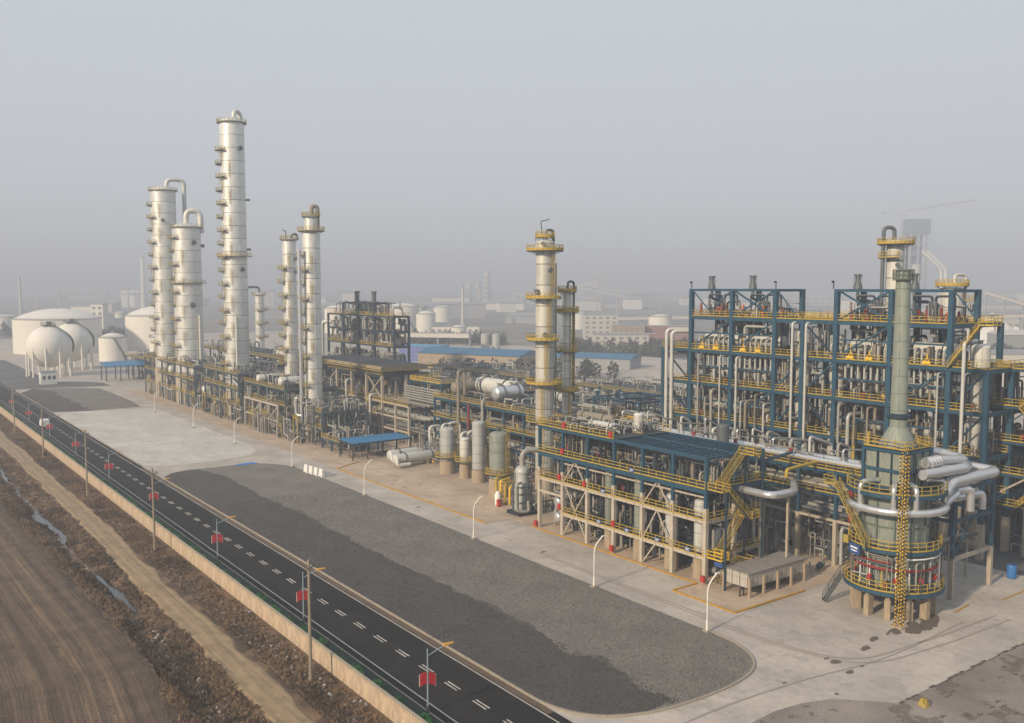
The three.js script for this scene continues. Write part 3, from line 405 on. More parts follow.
// ---------------------------------------------------------------- blue process structure at the front
const FZ = [-133.1, -126.3, -119.5, -112.7, -105.9, -99.1, -92.3], FX = [104, 110.5, 117];
{
  const br = []; const W = M.cream;
  const cross = (z0, z1, y0, y1, x = 103.95) => { br.push([x, y0, z0, x, y1, z1, W, 0.2], [x + 0.22, y0, z1, x + 0.22, y1, z0, W, 0.2]); };
  cross(-126, -119.8, 0.2, 9.4); br.push([103.95, 4.2, -105.6, 103.95, 9.4, -102.5, W, 0.2], [103.95, 4.2, -99.4, 103.95, 9.4, -102.5, W, 0.2], [103.95, 9.9, -126, 103.95, 14, -122.9, W, 0.2], [103.95, 9.9, -119.8, 103.95, 14, -122.9, W, 0.2], [103.95, 9.9, -105.6, 103.95, 14, -102.5, W, 0.2], [103.95, 9.9, -99.4, 103.95, 14, -102.5, W, 0.2], [103.95, 0.2, -105.6, 103.95, 3.7, -102.8, W, 0.2]);
  const t = frame({ label: 'blue and cream steel structure with yellow railings beside the yellow kerb', xs: FX, zs: FZ, split: 11.6, cw: 0.5, beam: 0.5, braces: br, levels: [
    { y: 4.1, rail: 'flr', only: (i, j) => j > 0 }, { y: 9.7, rail: 'flr' }, { y: 14.5, rail: 'flr', beam: 0.75 }, { y: 19.4, rail: 'flb', only: (i, j) => j <= 3, beam: 0.55 }, { y: 19.42, deck: false, joist: 5, only: (i, j) => j >= 3, beam: 0.45 }] });
  for (const y of [7.1]) part(t, 'beam', M.cream, (g) => g.box(104, y, -129.7, 0.4, 0.4, 6.2));
  for (let j = 0; j < 6; j++) if (j !== 0) part(t, 'pipe_support', M.fire, (g) => g.bar(V(104.1, 13.2, FZ[j] + 0.3), V(104.1, 13.2, FZ[j + 1] - 0.3), 0.22, 0.26));
  for (let j = 0; j < 6; j++) { // runs carried along each floor
    for (const [y, x, r, m] of [[13.0, 107.6, 0.3, M.pipe], [8.6, 107.4, 0.25, M.silver], [18.0, 107, 0.28, M.pipeDark], [18.0, 114, 0.36, M.silver2], [12.9, 113, 0.3, M.pipeWarm], [3.2, 108, 0.3, M.pipe]]) if (R() < 0.85) pipeOf(t, m, r, [[x, y, FZ[j]], [x, y, FZ[j + 1]]]);
    for (const [a, b, n] of [[0.05, 3.8, 34], [4.15, 9, 46], [9.75, 13.8, 46], [14.6, 18.8, 42]]) tangle(t, 107.2, 116.4, FZ[j] + 0.5, FZ[j + 1] - 0.5, a, b, n, 0.3);
  }
  for (const [z, y, d] of [[-113.2, 19.9, 0], [-126, 15.2, 0], [-126.8, 10.4, 0], [-119.9, 10.3, 0], [-126.8, 4.9, 0], [-112.4, 4.8, 0], [-133.4, 0.5, 0], [-112.4, 0.6, 0], [-92, 0.6, 0], [-125.6, 20, 0]]) part(t, 'hose_cabinet', M.red, (g) => g.box(103.6 - (y < 1 ? 0.35 : 0), y + 0.3, z, 0.5, 0.95, 0.65));
  for (const [z, y] of [[-116, 4.7], [-109, 4.7], [-102, 4.7], [-95.5, 4.7], [-115, 10.2], [-108, 15]]) { const s = part(t, 'sign', M.signBlue, (g) => g.box(103.5, y, z, 0.05, 0.6, 1.1)); part(s, 'sign_print', M.signWhite, (g) => { g.box(103.47, y + 0.12, z, 0.03, 0.1, 0.8); g.box(103.47, y - 0.12, z, 0.03, 0.08, 0.6); }); }
  // roof-top gear
  tangle(t, 105, 116.5, -132.5, -113.5, 19.5, 21.4, 110, 0.26);
}
{ // zigzag stair at its end
  const t = thing('stair_tower', 'yellow zigzag staircase at the end of the blue process structure', 'staircase');
  const Z1 = -91.0, Z2 = -89.6, L = 105.4, Q = 110.6, F = [[0, 2.2, 1], [2.2, 4.2, -1], [4.2, 9.7, 1], [9.7, 14.6, -1], [14.6, 19.4, 1]];
  F.forEach(([a, b, d], k) => { const z = k % 2 ? Z2 : Z1; stairs(t, V(d > 0 ? L : Q, a, z), V(d > 0 ? Q : L, b, z), 1.0); landing(t, d > 0 ? Q + 0.9 : L - 0.8, b, (Z1 + Z2) / 2, 1.7, 2.8, k === 1 ? M.yellowBright : M.yellow); });
  for (const [x, z, h] of [[L - 1.5, -88.3, 14.5], [Q + 1.6, -88.3, 19.4], [Q + 1.6, -91.7, 19.4]]) part(t, 'post', M.blueDeep, (g) => g.box(x, h / 2, z, 0.26, h, 0.26));
  part(t, 'sign', M.signBlue, (g) => g.box(L - 1.7, 3.7, -89.4, 0.06, 0.7, 1.6));
}
// vessels standing in the blue structure
for (const [x, z, h, r, m, l, sk] of [[105.7, -115.6, 13.8, 0.85, M.green, 'pale green reactor, first of the pair in the blue structure', 3.6], [105.7, -108.2, 13.8, 0.95, M.green, 'pale green reactor, second of the pair in the blue structure', 3.6], [105.8, -101, 12.2, 1.05, M.silver, 'silver dome-topped drum beside the two pale green reactors', 3.4], [105.9, -94.9, 12.4, 1.1, M.silver, 'silver dome-topped drum by the zigzag staircase', 3.4]]) verticalVessel(x, z, h, r, l, { mat: m, skirt: sk });
for (const [x, z, y, l] of [[110.5, -130, 4.2, 'upper of two white drums facing the yard in the structure corner'], [110.5, -130, 1.3, 'lower of two white drums facing the yard in the structure corner']]) exchanger(x, y - 0.9, z, 9.5, 0.95, 'x', l, { mat: M.bright, cat: 'drum', name: 'horizontal_drum', saddleMat: M.steel });
exchanger(112, 19.45, -126.5, 9, 0.8, 'z', 'long grey exchanger on top of the blue structure', { mat: M.pipeWarm, lift: 0.7 });
exchanger(108, 19.45, -120, 7, 0.55, 'z', 'slim grey exchanger on top of the blue structure above the railing', { mat: M.silver, lift: 0.7 });
verticalVessel(112, -115.2, 3.6, 0.9, 'squat silver drum standing on top of the blue structure', { y: 19.45, skirt: 0.4, mat: M.silver3 });
for (const [x, z, y] of [[113, -123, 14.6], [113.5, -110, 14.6], [112.5, -102, 14.6], [113.5, -96, 9.8], [113, -120, 9.8], [114, -106, 9.8]]) exchanger(x, y, z, 5.6, 0.6, 'z', 'grey exchanger half hidden behind the railings of the blue structure', { mat: pick([M.silver2, M.pipeWarm, M.steel]), group: 'exchangers on the floors of the blue structure', lift: 0.6 });
for (const [x, z, a] of [[109, -123, 0], [109, -114, 0.1], [110, -106, 0], [110, -99.5, 0], [110, -95, 0.05], [112, -129, 1.5]]) pump(x, z, a);
solo('silver_duct', 'long low silver duct under the first floor beside the zigzag staircase', 'duct', M.bright, (g) => g.tube([[108, 0.9, -98], [108, 0.9, -88.5], [114, 0.9, -88.5]], 0.55, 12));
solo('silver_duct', 'fat silver U-shaped duct jutting out beyond the zigzag staircase', 'duct', M.bright, (g) => g.tube([[111.8, 13.6, -97], [111.8, 13.6, -86.2], [117.2, 13.6, -86.2], [122, 13.6, -90]], 0.6, 14));
part(scene.children[scene.children.length - 1], 'support', M.fire, (g) => { g.box(115.6, 6.5, -86.2, 0.34, 13, 0.34); });

// water box on legs
{
  const t = thing('water_box', 'long pale panelled water box on concrete legs near the heater', 'tank'), x0 = 104.2, x1 = 117.4, z0 = -84.3, z1 = -88.6;
  const n = 12; for (let k = 0; k < n; k++) { const a = lerp(x0, x1, k / n), b = lerp(x0, x1, (k + 1) / n); for (const [z, s] of [[z0, 1], [z1, -1]]) { part(t, 'panel', M.boxPanel, (g) => g.box((a + b) / 2, 2.05, z, b - a - 0.1, 1.3, 0.12)); part(t, 'panel', M.boxPanel, (g) => g.box((a + b) / 2, 3.05, z, b - a - 0.1, 0.62, 0.12)); } }
  for (let k = 0; k < 3; k++) for (const x of [x0, x1]) { const z = lerp(z0, z1, (k + 0.5) / 3); part(t, 'panel', M.boxPanel, (g) => g.box(x, 2.05, z, 0.12, 1.3, 1.3)); part(t, 'panel', M.boxPanel, (g) => g.box(x, 3.05, z, 0.12, 0.62, 1.3)); }
  part(t, 'inner_shell', M.steel, (g) => g.box((x0 + x1) / 2, 2.35, (z0 + z1) / 2, x1 - x0 - 0.1, 1.95, 4.2));
  for (let k = 0; k < 5; k++) part(t, 'roof_slab', M.boxRoof, (g) => { const a = lerp(x0 - 0.15, x1 + 0.15, k / 5), b = lerp(x0 - 0.15, x1 + 0.15, (k + 1) / 5); g.box((a + b) / 2, 3.46, (z0 + z1) / 2, b - a - 0.05, 0.16, 4.7); });
  for (let k = 0; k < 5; k++) for (const z of [z0 + 0.25, z1 - 0.25]) part(t, 'leg', M.plinth, (g) => g.box(lerp(x0 + 0.1, x1 - 0.2, k / 4), 1.4, z, 0.34, 2.8, 0.34));
  for (const x of [103.6, 104.4]) pipeOf(t, M.black, 0.12, [[x, 0.05, -85.2], [x, 1.2, -85.2], [x + 1.2, 1.2, -85.2]]);
  pipeOf(t, M.pipe, 0.16, [[117.5, 2.4, -86.5], [119.4, 2.4, -86.5], [119.4, 0.1, -86.5]]); pipeOf(t, M.pipe, 0.13, [[117.5, 3, -85.5], [120.2, 3, -85.5], [120.2, 0.1, -84.8]]);
}
// ---------------------------------------------------------------- process heater with its stack
{
  const t = thing('process_heater', 'pale green cylindrical process heater with tall stack on concrete piers', 'process heater', null, [117.4, 0, -69.6]);
  const up = V(0, 1, 0), O = V(0, 0, 0);
  for (let k = 0; k < 12; k++) { const a = k / 12 * 6.283 + 0.1; part(t, 'pier', M.plinth, (g) => { g.box(Math.cos(a) * 5.1, 1.35, Math.sin(a) * 5.1, 1.05, 2.7, 0.8, -a); g.box(Math.cos(a) * 5.1, 3.05, Math.sin(a) * 5.1, 0.75, 0.7, 0.55, -a); }); }
  part(t, 'floor_plate', M.steel, (g) => g.cyl(V(0, 3.4, 0), V(0, 3.9, 0), 5.4, 5.4, 40));
  const panel = (r, y0, y1, n, m) => { for (let k = 0; k < n; k++) part(t, 'casing_plate', m, (g) => g.lathe([[r, y0 + 0.03], [r, y1 - 0.03]], O, up, 5, k / n * 6.283 + 0.01, (k + 1) / n * 6.283 - 0.01)); part(t, 'casing_core', M.greenDark, (g) => g.lathe([[r - 0.05, y0], [r - 0.05, y1]], O, up, 40)); };
  panel(4.35, 3.9, 6.0, 12, M.green); panel(4.35, 6.0, 9.2, 12, M.green); panel(4.35, 9.2, 12.4, 12, M.green); panel(4.35, 12.4, 17.2, 12, M.green);
  for (const y of [6.0, 9.2, 12.4]) part(t, 'stiffener_ring', M.greenDark, (g) => g.lathe([[4.35, y - 0.1], [4.52, y - 0.1], [4.52, y + 0.1], [4.35, y + 0.1]], O, up, 40));
  for (let k = 0; k < 12; k++) { const a = k / 12 * 6.283; part(t, 'buckstay', M.greenDark, (g) => g.box(Math.cos(a) * 4.45, 9.5, Math.sin(a) * 4.45, 0.28, 13.4, 0.2, -a)); }
  // ring platforms
  const ring = (y, r1, w, m) => { part(t, 'ring_platform', M.grate, (g) => g.lathe([[4.4, y - 0.05], [r1, y - 0.05], [r1, y + 0.05], [4.4, y + 0.05]], O, up, 48)); part(t, 'ring_beam', M.blue, (g) => g.lathe([[r1 - 0.05, y - w], [r1 + 0.1, y - w], [r1 + 0.1, y + 0.02], [r1 - 0.05, y + 0.02]], O, up, 48)); part(t, 'ring_railing', m || M.yellow, (g) => { const q = []; for (let k = 0; k <= 30; k++) { const a = k / 30 * 6.283; q.push(V(Math.cos(a) * (r1 - 0.05), y + 0.06, Math.sin(a) * (r1 - 0.05))); } g.rail(q, 1.25, false, 1.4); }); };
  ring(4.0, 6.5, 0.5); ring(9.6, 6.1, 0.45); ring(17.3, 6.5, 0.45, M.yellowDim);
  // burner headers: red ring main, white loop, red burners with their risers
  const circ = (r, y, a0, a1, n) => Array.from({ length: n + 1 }, (_, k) => { const a = lerp(a0, a1, k / n); return V(Math.cos(a) * r, y, Math.sin(a) * r); });
  part(t, 'red_header', M.redDark, (g) => g.tube(circ(5.5, 6.9, 1.0, 5.4, 22), 0.2, 8, 0.5));
  part(t, 'red_header', M.redDark, (g) => g.tube(circ(5.7, 7.9, 2.6, 5.0, 12), 0.14, 8, 0.5));
  part(t, 'steam_header', M.white, (g) => g.tube([...circ(5.9, 8.6, 1.1, 2.4, 5)], 0.12, 8, 0.5));
  for (let k = 0; k < 14; k++) { const a = 0.9 + k * 0.33, x = Math.cos(a) * 5.3, z = Math.sin(a) * 5.3; part(t, 'burner_riser', k % 3 ? M.white : M.yellow, (g) => g.tube([[x, 4.1, z], [x, 6.7 + (k % 3) * 0.6, z]], 0.1, 7)); if (k % 2) part(t, 'burner_valve', M.red, (g) => { g.cyl(V(x, 5.0, z), V(x, 5.8, z), 0.3, 0.3, 10); g.box(x, 5.4, z, 0.7, 0.35, 0.35, a); }); }
  tangle(t, -5.8, -4.5, -3, 3, 4.1, 9, 16, 0.14); tangle(t, -3, 3, 4.5, 5.8, 4.1, 9, 14, 0.14);
  // silver ring main below the top platform, with its risers
  part(t, 'silver_ring_main', M.bright, (g) => g.tube(circ(6.35, 15.0, 0.35, 3.9, 14), 0.55, 14, 0.4));
  for (const a of [0.55, 0.95, 2.2, 2.65, 3.4]) part(t, 'silver_riser', M.bright, (g) => g.tube([[Math.cos(a) * 6.3, 15, Math.sin(a) * 6.3], [Math.cos(a) * 6.3, 18.5, Math.sin(a) * 6.3], [Math.cos(a) * 3.3, 18.5, Math.sin(a) * 3.3]], 0.36, 12));
  // convection box in its blue frame
  const B = 3.15, yb = 17.4, yt = 22.5;
  part(t, 'convection_box', M.greenDark, (g) => g.box(0, (yb + yt) / 2, 0, 2 * B - 0.5, yt - yb, 2 * B - 0.5));
  for (let k = 0; k < 3; k++) for (let q = 0; q < 2; q++) { const z = lerp(-B + 0.3, B - 0.3, (k + 0.5) / 3), y = lerp(yb, yt, (q + 0.5) / 2); part(t, 'convection_panel', M.green, (g) => g.box(-B + 0.2, y, z, 0.12, 2.35, 1.75)); part(t, 'convection_panel', M.green, (g) => g.box(z, y, B - 0.2, 1.75, 2.35, 0.12)); }
  for (const [x, z] of [[-B, -B], [-B, B], [B, -B], [B, B]]) part(t, 'frame_post', M.blue, (g) => g.box(x, 20.0, z, 0.42, 5.8, 0.42));
  for (const y of [yb + 0.2, 20.0, yt + 0.2]) for (const s of [-1, 1]) { part(t, 'frame_beam', M.blue, (g) => g.box(s * B, y, 0, 0.36, 0.4, 2 * B - 0.44)); part(t, 'frame_beam', M.blue, (g) => g.box(0, y - 0.01, s * B, 2 * B - 0.44, 0.4, 0.36)); }
  for (const k of [-1, 1]) { part(t, 'frame_stud', M.blueDeep, (g) => g.box(-B, 20.0, k * 1.05, 0.2, 5, 0.2)); part(t, 'frame_stud', M.blueDeep, (g) => g.box(k * 1.05, 20.0, B, 0.2, 5, 0.2)); }
  { const d = part(t, 'access_door', M.greenDark, (g) => g.box(0.8, 20.2, B + 0.05, 2.6, 3.2, 0.16)); part(d, 'door_panel', M.green, (g) => g.box(0.8, 20.2, B + 0.15, 2.0, 2.6, 0.1)); }
  part(t, 'top_railing', M.yellow, (g) => g.rail([[-B, yt + 0.55, -B], [-B, yt + 0.55, B], [B, yt + 0.55, B], [B, yt + 0.55, -B]]));
  part(t, 'top_deck', M.grate, (g) => g.box(0, yt + 0.54, 0, 2 * B, 0.08, 2 * B));
  part(t, 'transition_cone', M.green, (g) => g.lathe([[2.5, yt + 0.6], [2.5, yt + 0.9], [1.2, yt + 3.2]], O, up, 32));
  // stack in rolled courses with a collar, top walkway
  for (let k = 0; k < 9; k++) { const y0 = 25.65 + k * 2.4, r0 = lerp(1.16, 0.94, k / 9), r1 = lerp(1.16, 0.94, (k + 1) / 9); part(t, 'stack_course', M.green, (g) => g.lathe([[r0, y0], [r1, y0 + 2.36]], O, up, 32)); part(t, 'stack_joint', M.greenDark, (g) => g.lathe([[r1 - 0.02, y0 + 2.32], [r1 + 0.04, y0 + 2.36], [r1 - 0.02, y0 + 2.42]], O, up, 32)); }
  part(t, 'stack_collar', M.blueDeep, (g) => g.lathe([[1.15, 26.8], [1.6, 27.0], [1.6, 27.4], [1.14, 27.6]], O, up, 28));
  part(t, 'stack_walkway', M.grate, (g) => { g.lathe([[0.92, 45.9], [1.4, 45.9], [1.4, 46.02], [0.92, 46.02]], O, up, 24); });
  part(t, 'stack_railing', M.greenDark, (g) => { const q = []; for (let k = 0; k <= 14; k++) q.push(V(Math.cos(k / 14 * 6.283) * 1.36, 46.05, Math.sin(k / 14 * 6.283) * 1.36)); g.rail(q, 1.3, false, 0.9); });
  part(t, 'stack_rim', M.greenDark, (g) => g.lathe([[0.92, 47.2], [1.0, 47.2], [1.0, 47.4], [0.84, 47.4], [0.84, 45]], O, up, 32));
  // striped ladder tower in front
  const q_ = 0.4, lx = 111.3 - 117.4, lz = -64.9 + 69.6;
  const lt = part(t, 'ladder_tower', M.stripe, (g) => { for (const [a, b] of [[-0.38, -0.38], [0.38, -0.38], [-0.38, 0.38], [0.38, 0.38]]) g.box(lx + a, 11.6, lz + b, 0.12, 23.2, 0.12); for (let y = 0.8; y < 23; y += 1.0) { g.box(lx, y, lz + 0.38, 0.66, 0.07, 0.07); g.box(lx - 0.38, y, lz, 0.07, 0.07, 0.66); g.box(lx + 0.38, y, lz, 0.07, 0.07, 0.66); } for (let y = 1; y < 23; y += 2.4) { g.bar(V(lx - 0.38, y, lz + 0.38), V(lx + 0.38, y + 2.2, lz + 0.38), 0.07); g.bar(V(lx - 0.38, y, lz - 0.38), V(lx - 0.38, y + 2.2, lz + 0.38), 0.07); } });
  part(lt, 'footing', M.plinth, (g) => g.box(lx, 0.12, lz, 1.7, 0.24, 1.7));
  // striped stair climbing the casing and the short entry stair
  stairs(t, V(-7.0, 9.7, 0.2), V(-5.0, 17.2, -6.0), 0.8, M.yellowDim, M.dark);
  { const l = part(t, 'stair_landing', M.yellowDim, (g) => { g.box(-4.4, 17.2, -6.8, 2.2, 0.12, 2.0); g.rail([[-5.5, 17.25, -6.0], [-5.5, 17.25, -7.8], [-3.3, 17.25, -7.8]]); }); part(l, 'walkway', M.grate, (g) => g.bar(V(-3.8, 17.2, -6.2), V(-3.0, 17.2, -5.0), 1.1, 0.1)); }
  part(t, 'landing_bracket', M.blue, (g) => { g.bar(V(-5.3, 17, -7.2), V(-3.2, 14.4, -4.4), 0.25); g.bar(V(-3.6, 17, -7.6), V(-2.2, 14.4, -4.6), 0.25); });
  stairs(t, V(-5.6, 0.05, -7.2), V(-3.2, 4.0, -6.0), 0.95, M.steel, M.dark);
  { const s = part(t, 'sign', M.signBlue, (g) => g.box(-6.2, 9.0, -2.2, 0.1, 1.4, 2.2, -0.35)); part(s, 'sign_print', M.signWhite, (g) => { g.box(-6.28, 9.22, -2.22, 0.06, 0.2, 1.5, -0.35); g.box(-6.28, 8.8, -2.22, 0.06, 0.16, 1.2, -0.35); }); }
  part(t, 'instrument_box', M.yellowDim, (g) => g.box(-5.4, 9.9, -4.0, 0.35, 1.1, 0.8));
}
// silver transfer ducts leaving the heater
{
  const D = (label, pts, r, bel) => { const t = thing('silver_duct', label, 'duct'); part(t, 'duct_shell', M.bright, (g) => g.tube(pts, r, 18, 1.4)); if (bel) part(t, 'bellows', M.bright, (g) => { for (let k = 0; k < 4; k++) { const a = V(bel[0] + k * 0.75, bel[1], bel[2]); g.lathe([[r, 0], [r * 1.22, 0.14], [r * 1.22, 0.42], [r, 0.56]], a, V(1, 0, 0), 20); } }); return t; };
  D('silver duct with bellows rings leaving the heater box', [[117.6, 21.1, -65.7], [121.5, 21.1, -65.7], [128.6, 20.4, -65.9], [131, 20.4, -70], [131, 20.4, -75]], 0.7, [118.2, 21.1, -65.7]);
  D('silver duct with round blank end lying just below the bellows', [[115.2, 20.0, -64.6], [126.4, 19.7, -64.6], [129.5, 19.5, -66]], 0.68);
  D('longest silver duct reaching out past the steel columns beside the heater', [[120.8, 16.6, -64.6], [122.4, 18.1, -64.6], [135.4, 18.1, -64.6], [135.4, 18.1, -69], [131, 18.1, -71]], 0.8);
  D('silver elbow duct dropping beside the blue post next to the heater', [[122.5, 16.4, -66], [127.6, 16.6, -64.4], [127.6, 13.4, -64.4]], 0.6);
  D('low silver duct with blank end beyond the blue post next to the heater', [[126.4, 14.9, -66.6], [132.6, 15.2, -65.2], [132.6, 12.8, -65.2]], 0.58);
  D('silver duct sweeping from the heater ring main to the long duct', [[121.4, 15.1, -64.8], [124, 16.4, -64.4], [126.5, 16.6, -66.4], [130.5, 16.6, -68]], 0.5);
}
{ // pipe support bent beside the heater
  const t = frame({ name: 'duct_support', label: 'pale concrete and blue steel duct support beside the heater', xs: [127.3, 138.4], zs: [-72.5, -66.5], split: 6.0, cw: 0.5, foot: M.fire, levels: [{ y: 6.1, deck: false, beam: 0.55, mat: M.fire }, { y: 11.6, deck: false, beam: 0.5 }, { y: 16.2, deck: false, beam: 0.5 }] });
  part(t, 'brace', M.blue, (g) => g.bar(V(127.3, 6.2, -66.4), V(132.5, 11.3, -66.4), 0.22)); pipeOf(t, M.pipeDark, 0.25, [[123.5, 7.2, -69], [139, 7.2, -69]]); pipeOf(t, M.pipe, 0.2, [[123.5, 7.1, -70.4], [139, 7.1, -70.4], [139, 0.1, -70.4]]);
}
{ const t = thing('oil_drum', 'blue plastic drum standing on the pavement beyond the heater', 'drum', null, [144.4, 0.02, -66]); t.scale.setScalar(0.72); part(t, 'drum_body', M.drumBlue, (g) => g.lathe([[0, 0.02], [0.9, 0.02], [0.95, 0.1], [0.95, 0.9], [1.0, 0.95], [0.95, 1.0], [0.95, 1.9], [1.0, 1.95], [0.95, 2.0], [0.95, 2.8], [0.9, 2.9], [0, 2.9]], V(0, 0, 0), V(0, 1, 0), 24)); part(t, 'drum_lid', M.signBlue, (g) => g.lathe([[0, 2.9], [0.82, 2.9], [0.82, 2.96], [0, 2.96]], V(0, 0, 0), V(0, 1, 0), 20)); }
// ---------------------------------------------------------------- tall blue reactor structure behind
const BZ = [-146.4, -138.2, -126.9, -115.9, -109.3, -102, -91, -80.1, -73.8], BX = [150, 158.5, 167];
{
  const H = [31.5, 44.6, 44.6, 44.6, 38.7, 44.6, 44.6, 44.6, 31.5], xb = 149.95, br = [];
  const X2 = (z0, z1, y0, y1) => br.push([xb, y0, z0, xb, y1, z1, M.blue, 0.3], [xb + 0.32, y0, z1, xb + 0.32, y1, z0, M.blue, 0.3]);
  X2(-126.5, -116.3, 38.9, 44.2); X2(-101.6, -91.4, 38.9, 44.2);
  br.push([xb, 44.2, -137.8, xb, 39, -132], [xb, 44.2, -127.3, xb, 41, -131], [xb, 44.4, -115.5, xb, 39, -110.6], [xb, 44.4, -79.8, xb, 39, -75.2], [xb, 44.2, -90.6, xb, 39, -85]);
  for (const [j, a, b] of [[3, 24.6, 31], [4, 24.6, 31], [6, 24.6, 31], [7, 24.6, 31], [2, 17.4, 24], [3, 17.4, 24], [7, 17.4, 24], [5, 32, 38], [2, 32, 38], [1, 32, 38]]) br.push([xb, a, BZ[j] + 0.3, xb, b, BZ[j + 1] - 0.3, M.blue, 0.28]);
  for (const [j, a, b] of [[0, 17.4, 24], [0, 24.6, 31], [4, 17.4, 24], [4, 32, 38]]) br.push([xb, b, BZ[j] + 0.3, xb, a, BZ[j + 1] - 0.3, M.blueDeep, 0.28]);
  const t = frame({ label: 'tall blue steel reactor structure with yellow railings behind the pipe rack', xs: BX, zs: BZ, split: 6, foot: M.fire, cw: 0.85, beam: 0.7, top: (i, j) => (i === 2 ? Math.min(H[j], 38.7) : H[j]), braces: br, levels: [
    { y: 10, rail: 'fm', hole: (i, j) => j === 4 || j === 7 }, { y: 17, rail: 'fm', hole: (i, j) => j === 4 || j === 7 }, { y: 24.4, rail: 'fm', hole: (i, j) => j === 4 || j === 7 }, { y: 31.5, rail: 'flrm', hole: (i, j) => i === 0 && (j === 4 || j === 3) }, { y: 38.7, rail: 'fblrm', only: (i, j) => H[j] > 38, hole: (i, j) => i === 0 && (j === 4 || j === 3) }, { y: 44.6, deck: false, only: (i, j) => H[j] > 44, beam: 0.5 }] });
  // floor edge plates read as wide blue bands
  for (const y of [24.2, 31.3]) for (let j = 0; j < 8; j++) part(t, 'edge_plate', M.blue, (g) => g.box(149.45, y - 0.1, (BZ[j] + BZ[j + 1]) / 2, 0.12, 0.55, BZ[j + 1] - BZ[j] - 0.06));
  // half-height spandrels and struts
  for (const [j, y] of [[1, 28], [2, 28], [5, 28], [6, 28], [1, 20.7], [2, 20.7], [5, 20.7], [6, 20.7], [1, 35.2], [2, 35.2], [5, 35.2], [6, 35.2]]) part(t, 'strut', M.blue, (g) => g.box(150, y, (BZ[j] + BZ[j + 1]) / 2, 0.3, 0.3, BZ[j + 1] - BZ[j] - 0.9));
  // pipework bay by bay
  for (let j = 0; j < 8; j++) {
    const a = BZ[j] + 0.9, b = BZ[j + 1] - 0.9, wide = b - a > 7;
    for (const [y0, y1, n] of [[0.1, 9.4, 18], [10.1, 16.4, 30], [17.1, 23.8, 34], [24.5, 30.9, 34], ...(H[j] > 32 && H[j + 1] > 32 ? [[31.6, 38, 26]] : [])]) tangle(t, 150.8, 165, a, b, y0, y1, Math.round(n * (wide ? 1.25 : 0.7)), 0.34);
    if (wide) { // bank of silver drops in front of the columns
      const n = 5; for (let k = 0; k < n; k++) { const z = lerp(a, b, (k + 0.5) / n) + rr(-0.6, 0.6), r = rr(0.16, 0.36), y1 = pick([30.5, 30.5, 23.2, 21.5, 16]), y0 = pick([0.1, 9, 16]); if (y1 - y0 > 4) pipeOf(t, pick([M.silver, M.silver2, M.pipe, M.pipe, M.pipeWarm]), r, [[148.7, y0, z], [148.7, y1, z], [152.5, y1, z]], 9, 'drop_pipe'); }
      for (let k = 0; k < 7; k++) { const z = lerp(a, b, (k + 0.5) / 7); pipeOf(t, M.silver2, 0.22, [[152.2, 34.2, z], [150.9, 34.2, z], [150.9, 27.4 - (k % 2) * 1.6, z], [154, 27.4 - (k % 2) * 1.6, z]], 8, 'drop_pipe'); }
      tangle(t, 151, 160, a, b, 38.8, 42.2, 22, 0.24);
      for (let k = 0; k < 9; k++) { const z = lerp(a, b, (k + 0.5) / 9), x = rr(151, 156); part(t, 'valve', pick([M.orange, M.rust, M.redDark, M.pipeDark]), (g) => { g.cyl(V(x, 38.8, z), V(x, 40.6 + rr(0, 1), z), 0.28, 0.22, 9); g.box(x, 39.8, z, 0.8, 0.4, 0.5); }); }
      for (let k = 0; k < 2; k++) { const z = lerp(a, b, (k + 0.6) / 2.4); part(t, 'davit', M.yellowBright, (g) => { for (const w of [-0.8, 0.8]) g.bar(V(149.7, 31.6, z + w), V(149.9, 33.0, z), 0.14); g.bar(V(149.9, 32.9, z), V(149.9, 34.6 - k, z), 0.16); g.box(149.8, 32.1, z, 0.4, 0.5, 1.3); }); }
      for (const z of [a + 1.5, (a + b) / 2 + 1]) pipeOf(t, M.steel, 0.22, [[153, 39, z], [153, 43.4, z], [153, 43.4, z + 3.4], [153, 41, z + 3.4]], 8);
    }
  }
  // tall paired pipes
  for (const [z, x, r, y0, y1] of [[-144.6, 149, 0.42, 3, 35.6], [-143, 149, 0.42, 3, 35.2], [-110.9, 148.8, 0.26, 14, 38.1], [-107.8, 148.8, 0.26, 14, 38.1], [-77, 148.6, 0.3, 14, 36]]) pipeOf(t, M.silver, r, [[x, y0, z], [x, y1, z], [x + 4, y1, z + (z < -140 ? 3 : 0)]], 10, 'riser');
  for (const [z, y0, y1] of [[-97, 10, 19], [-94, 10, 19], [-87, 10, 20], [-84.5, 10, 19]]) pipeOf(t, M.yellow, 0.3, [[148.9, y0, z], [148.9, y1, z]], 8, 'yellow_pipe');
  // stair up the end bay
  stairs(t, V(149.2, 31.6, -79.8), V(149.2, 38.8, -74.6), 1.2); landing(t, 149.4, 38.75, -73.4, 2.6, 2.4);
  // signs and lamps on roof corners
  for (const z of [-138.2, -115.9, -102.8]) part(t, 'floodlight', M.dark, (g) => { g.bar(V(149.9, 44.6, z), V(149.9, 45.8, z), 0.14); g.box(149.7, 46, z, 0.5, 0.4, 0.5, 0.5); });
}
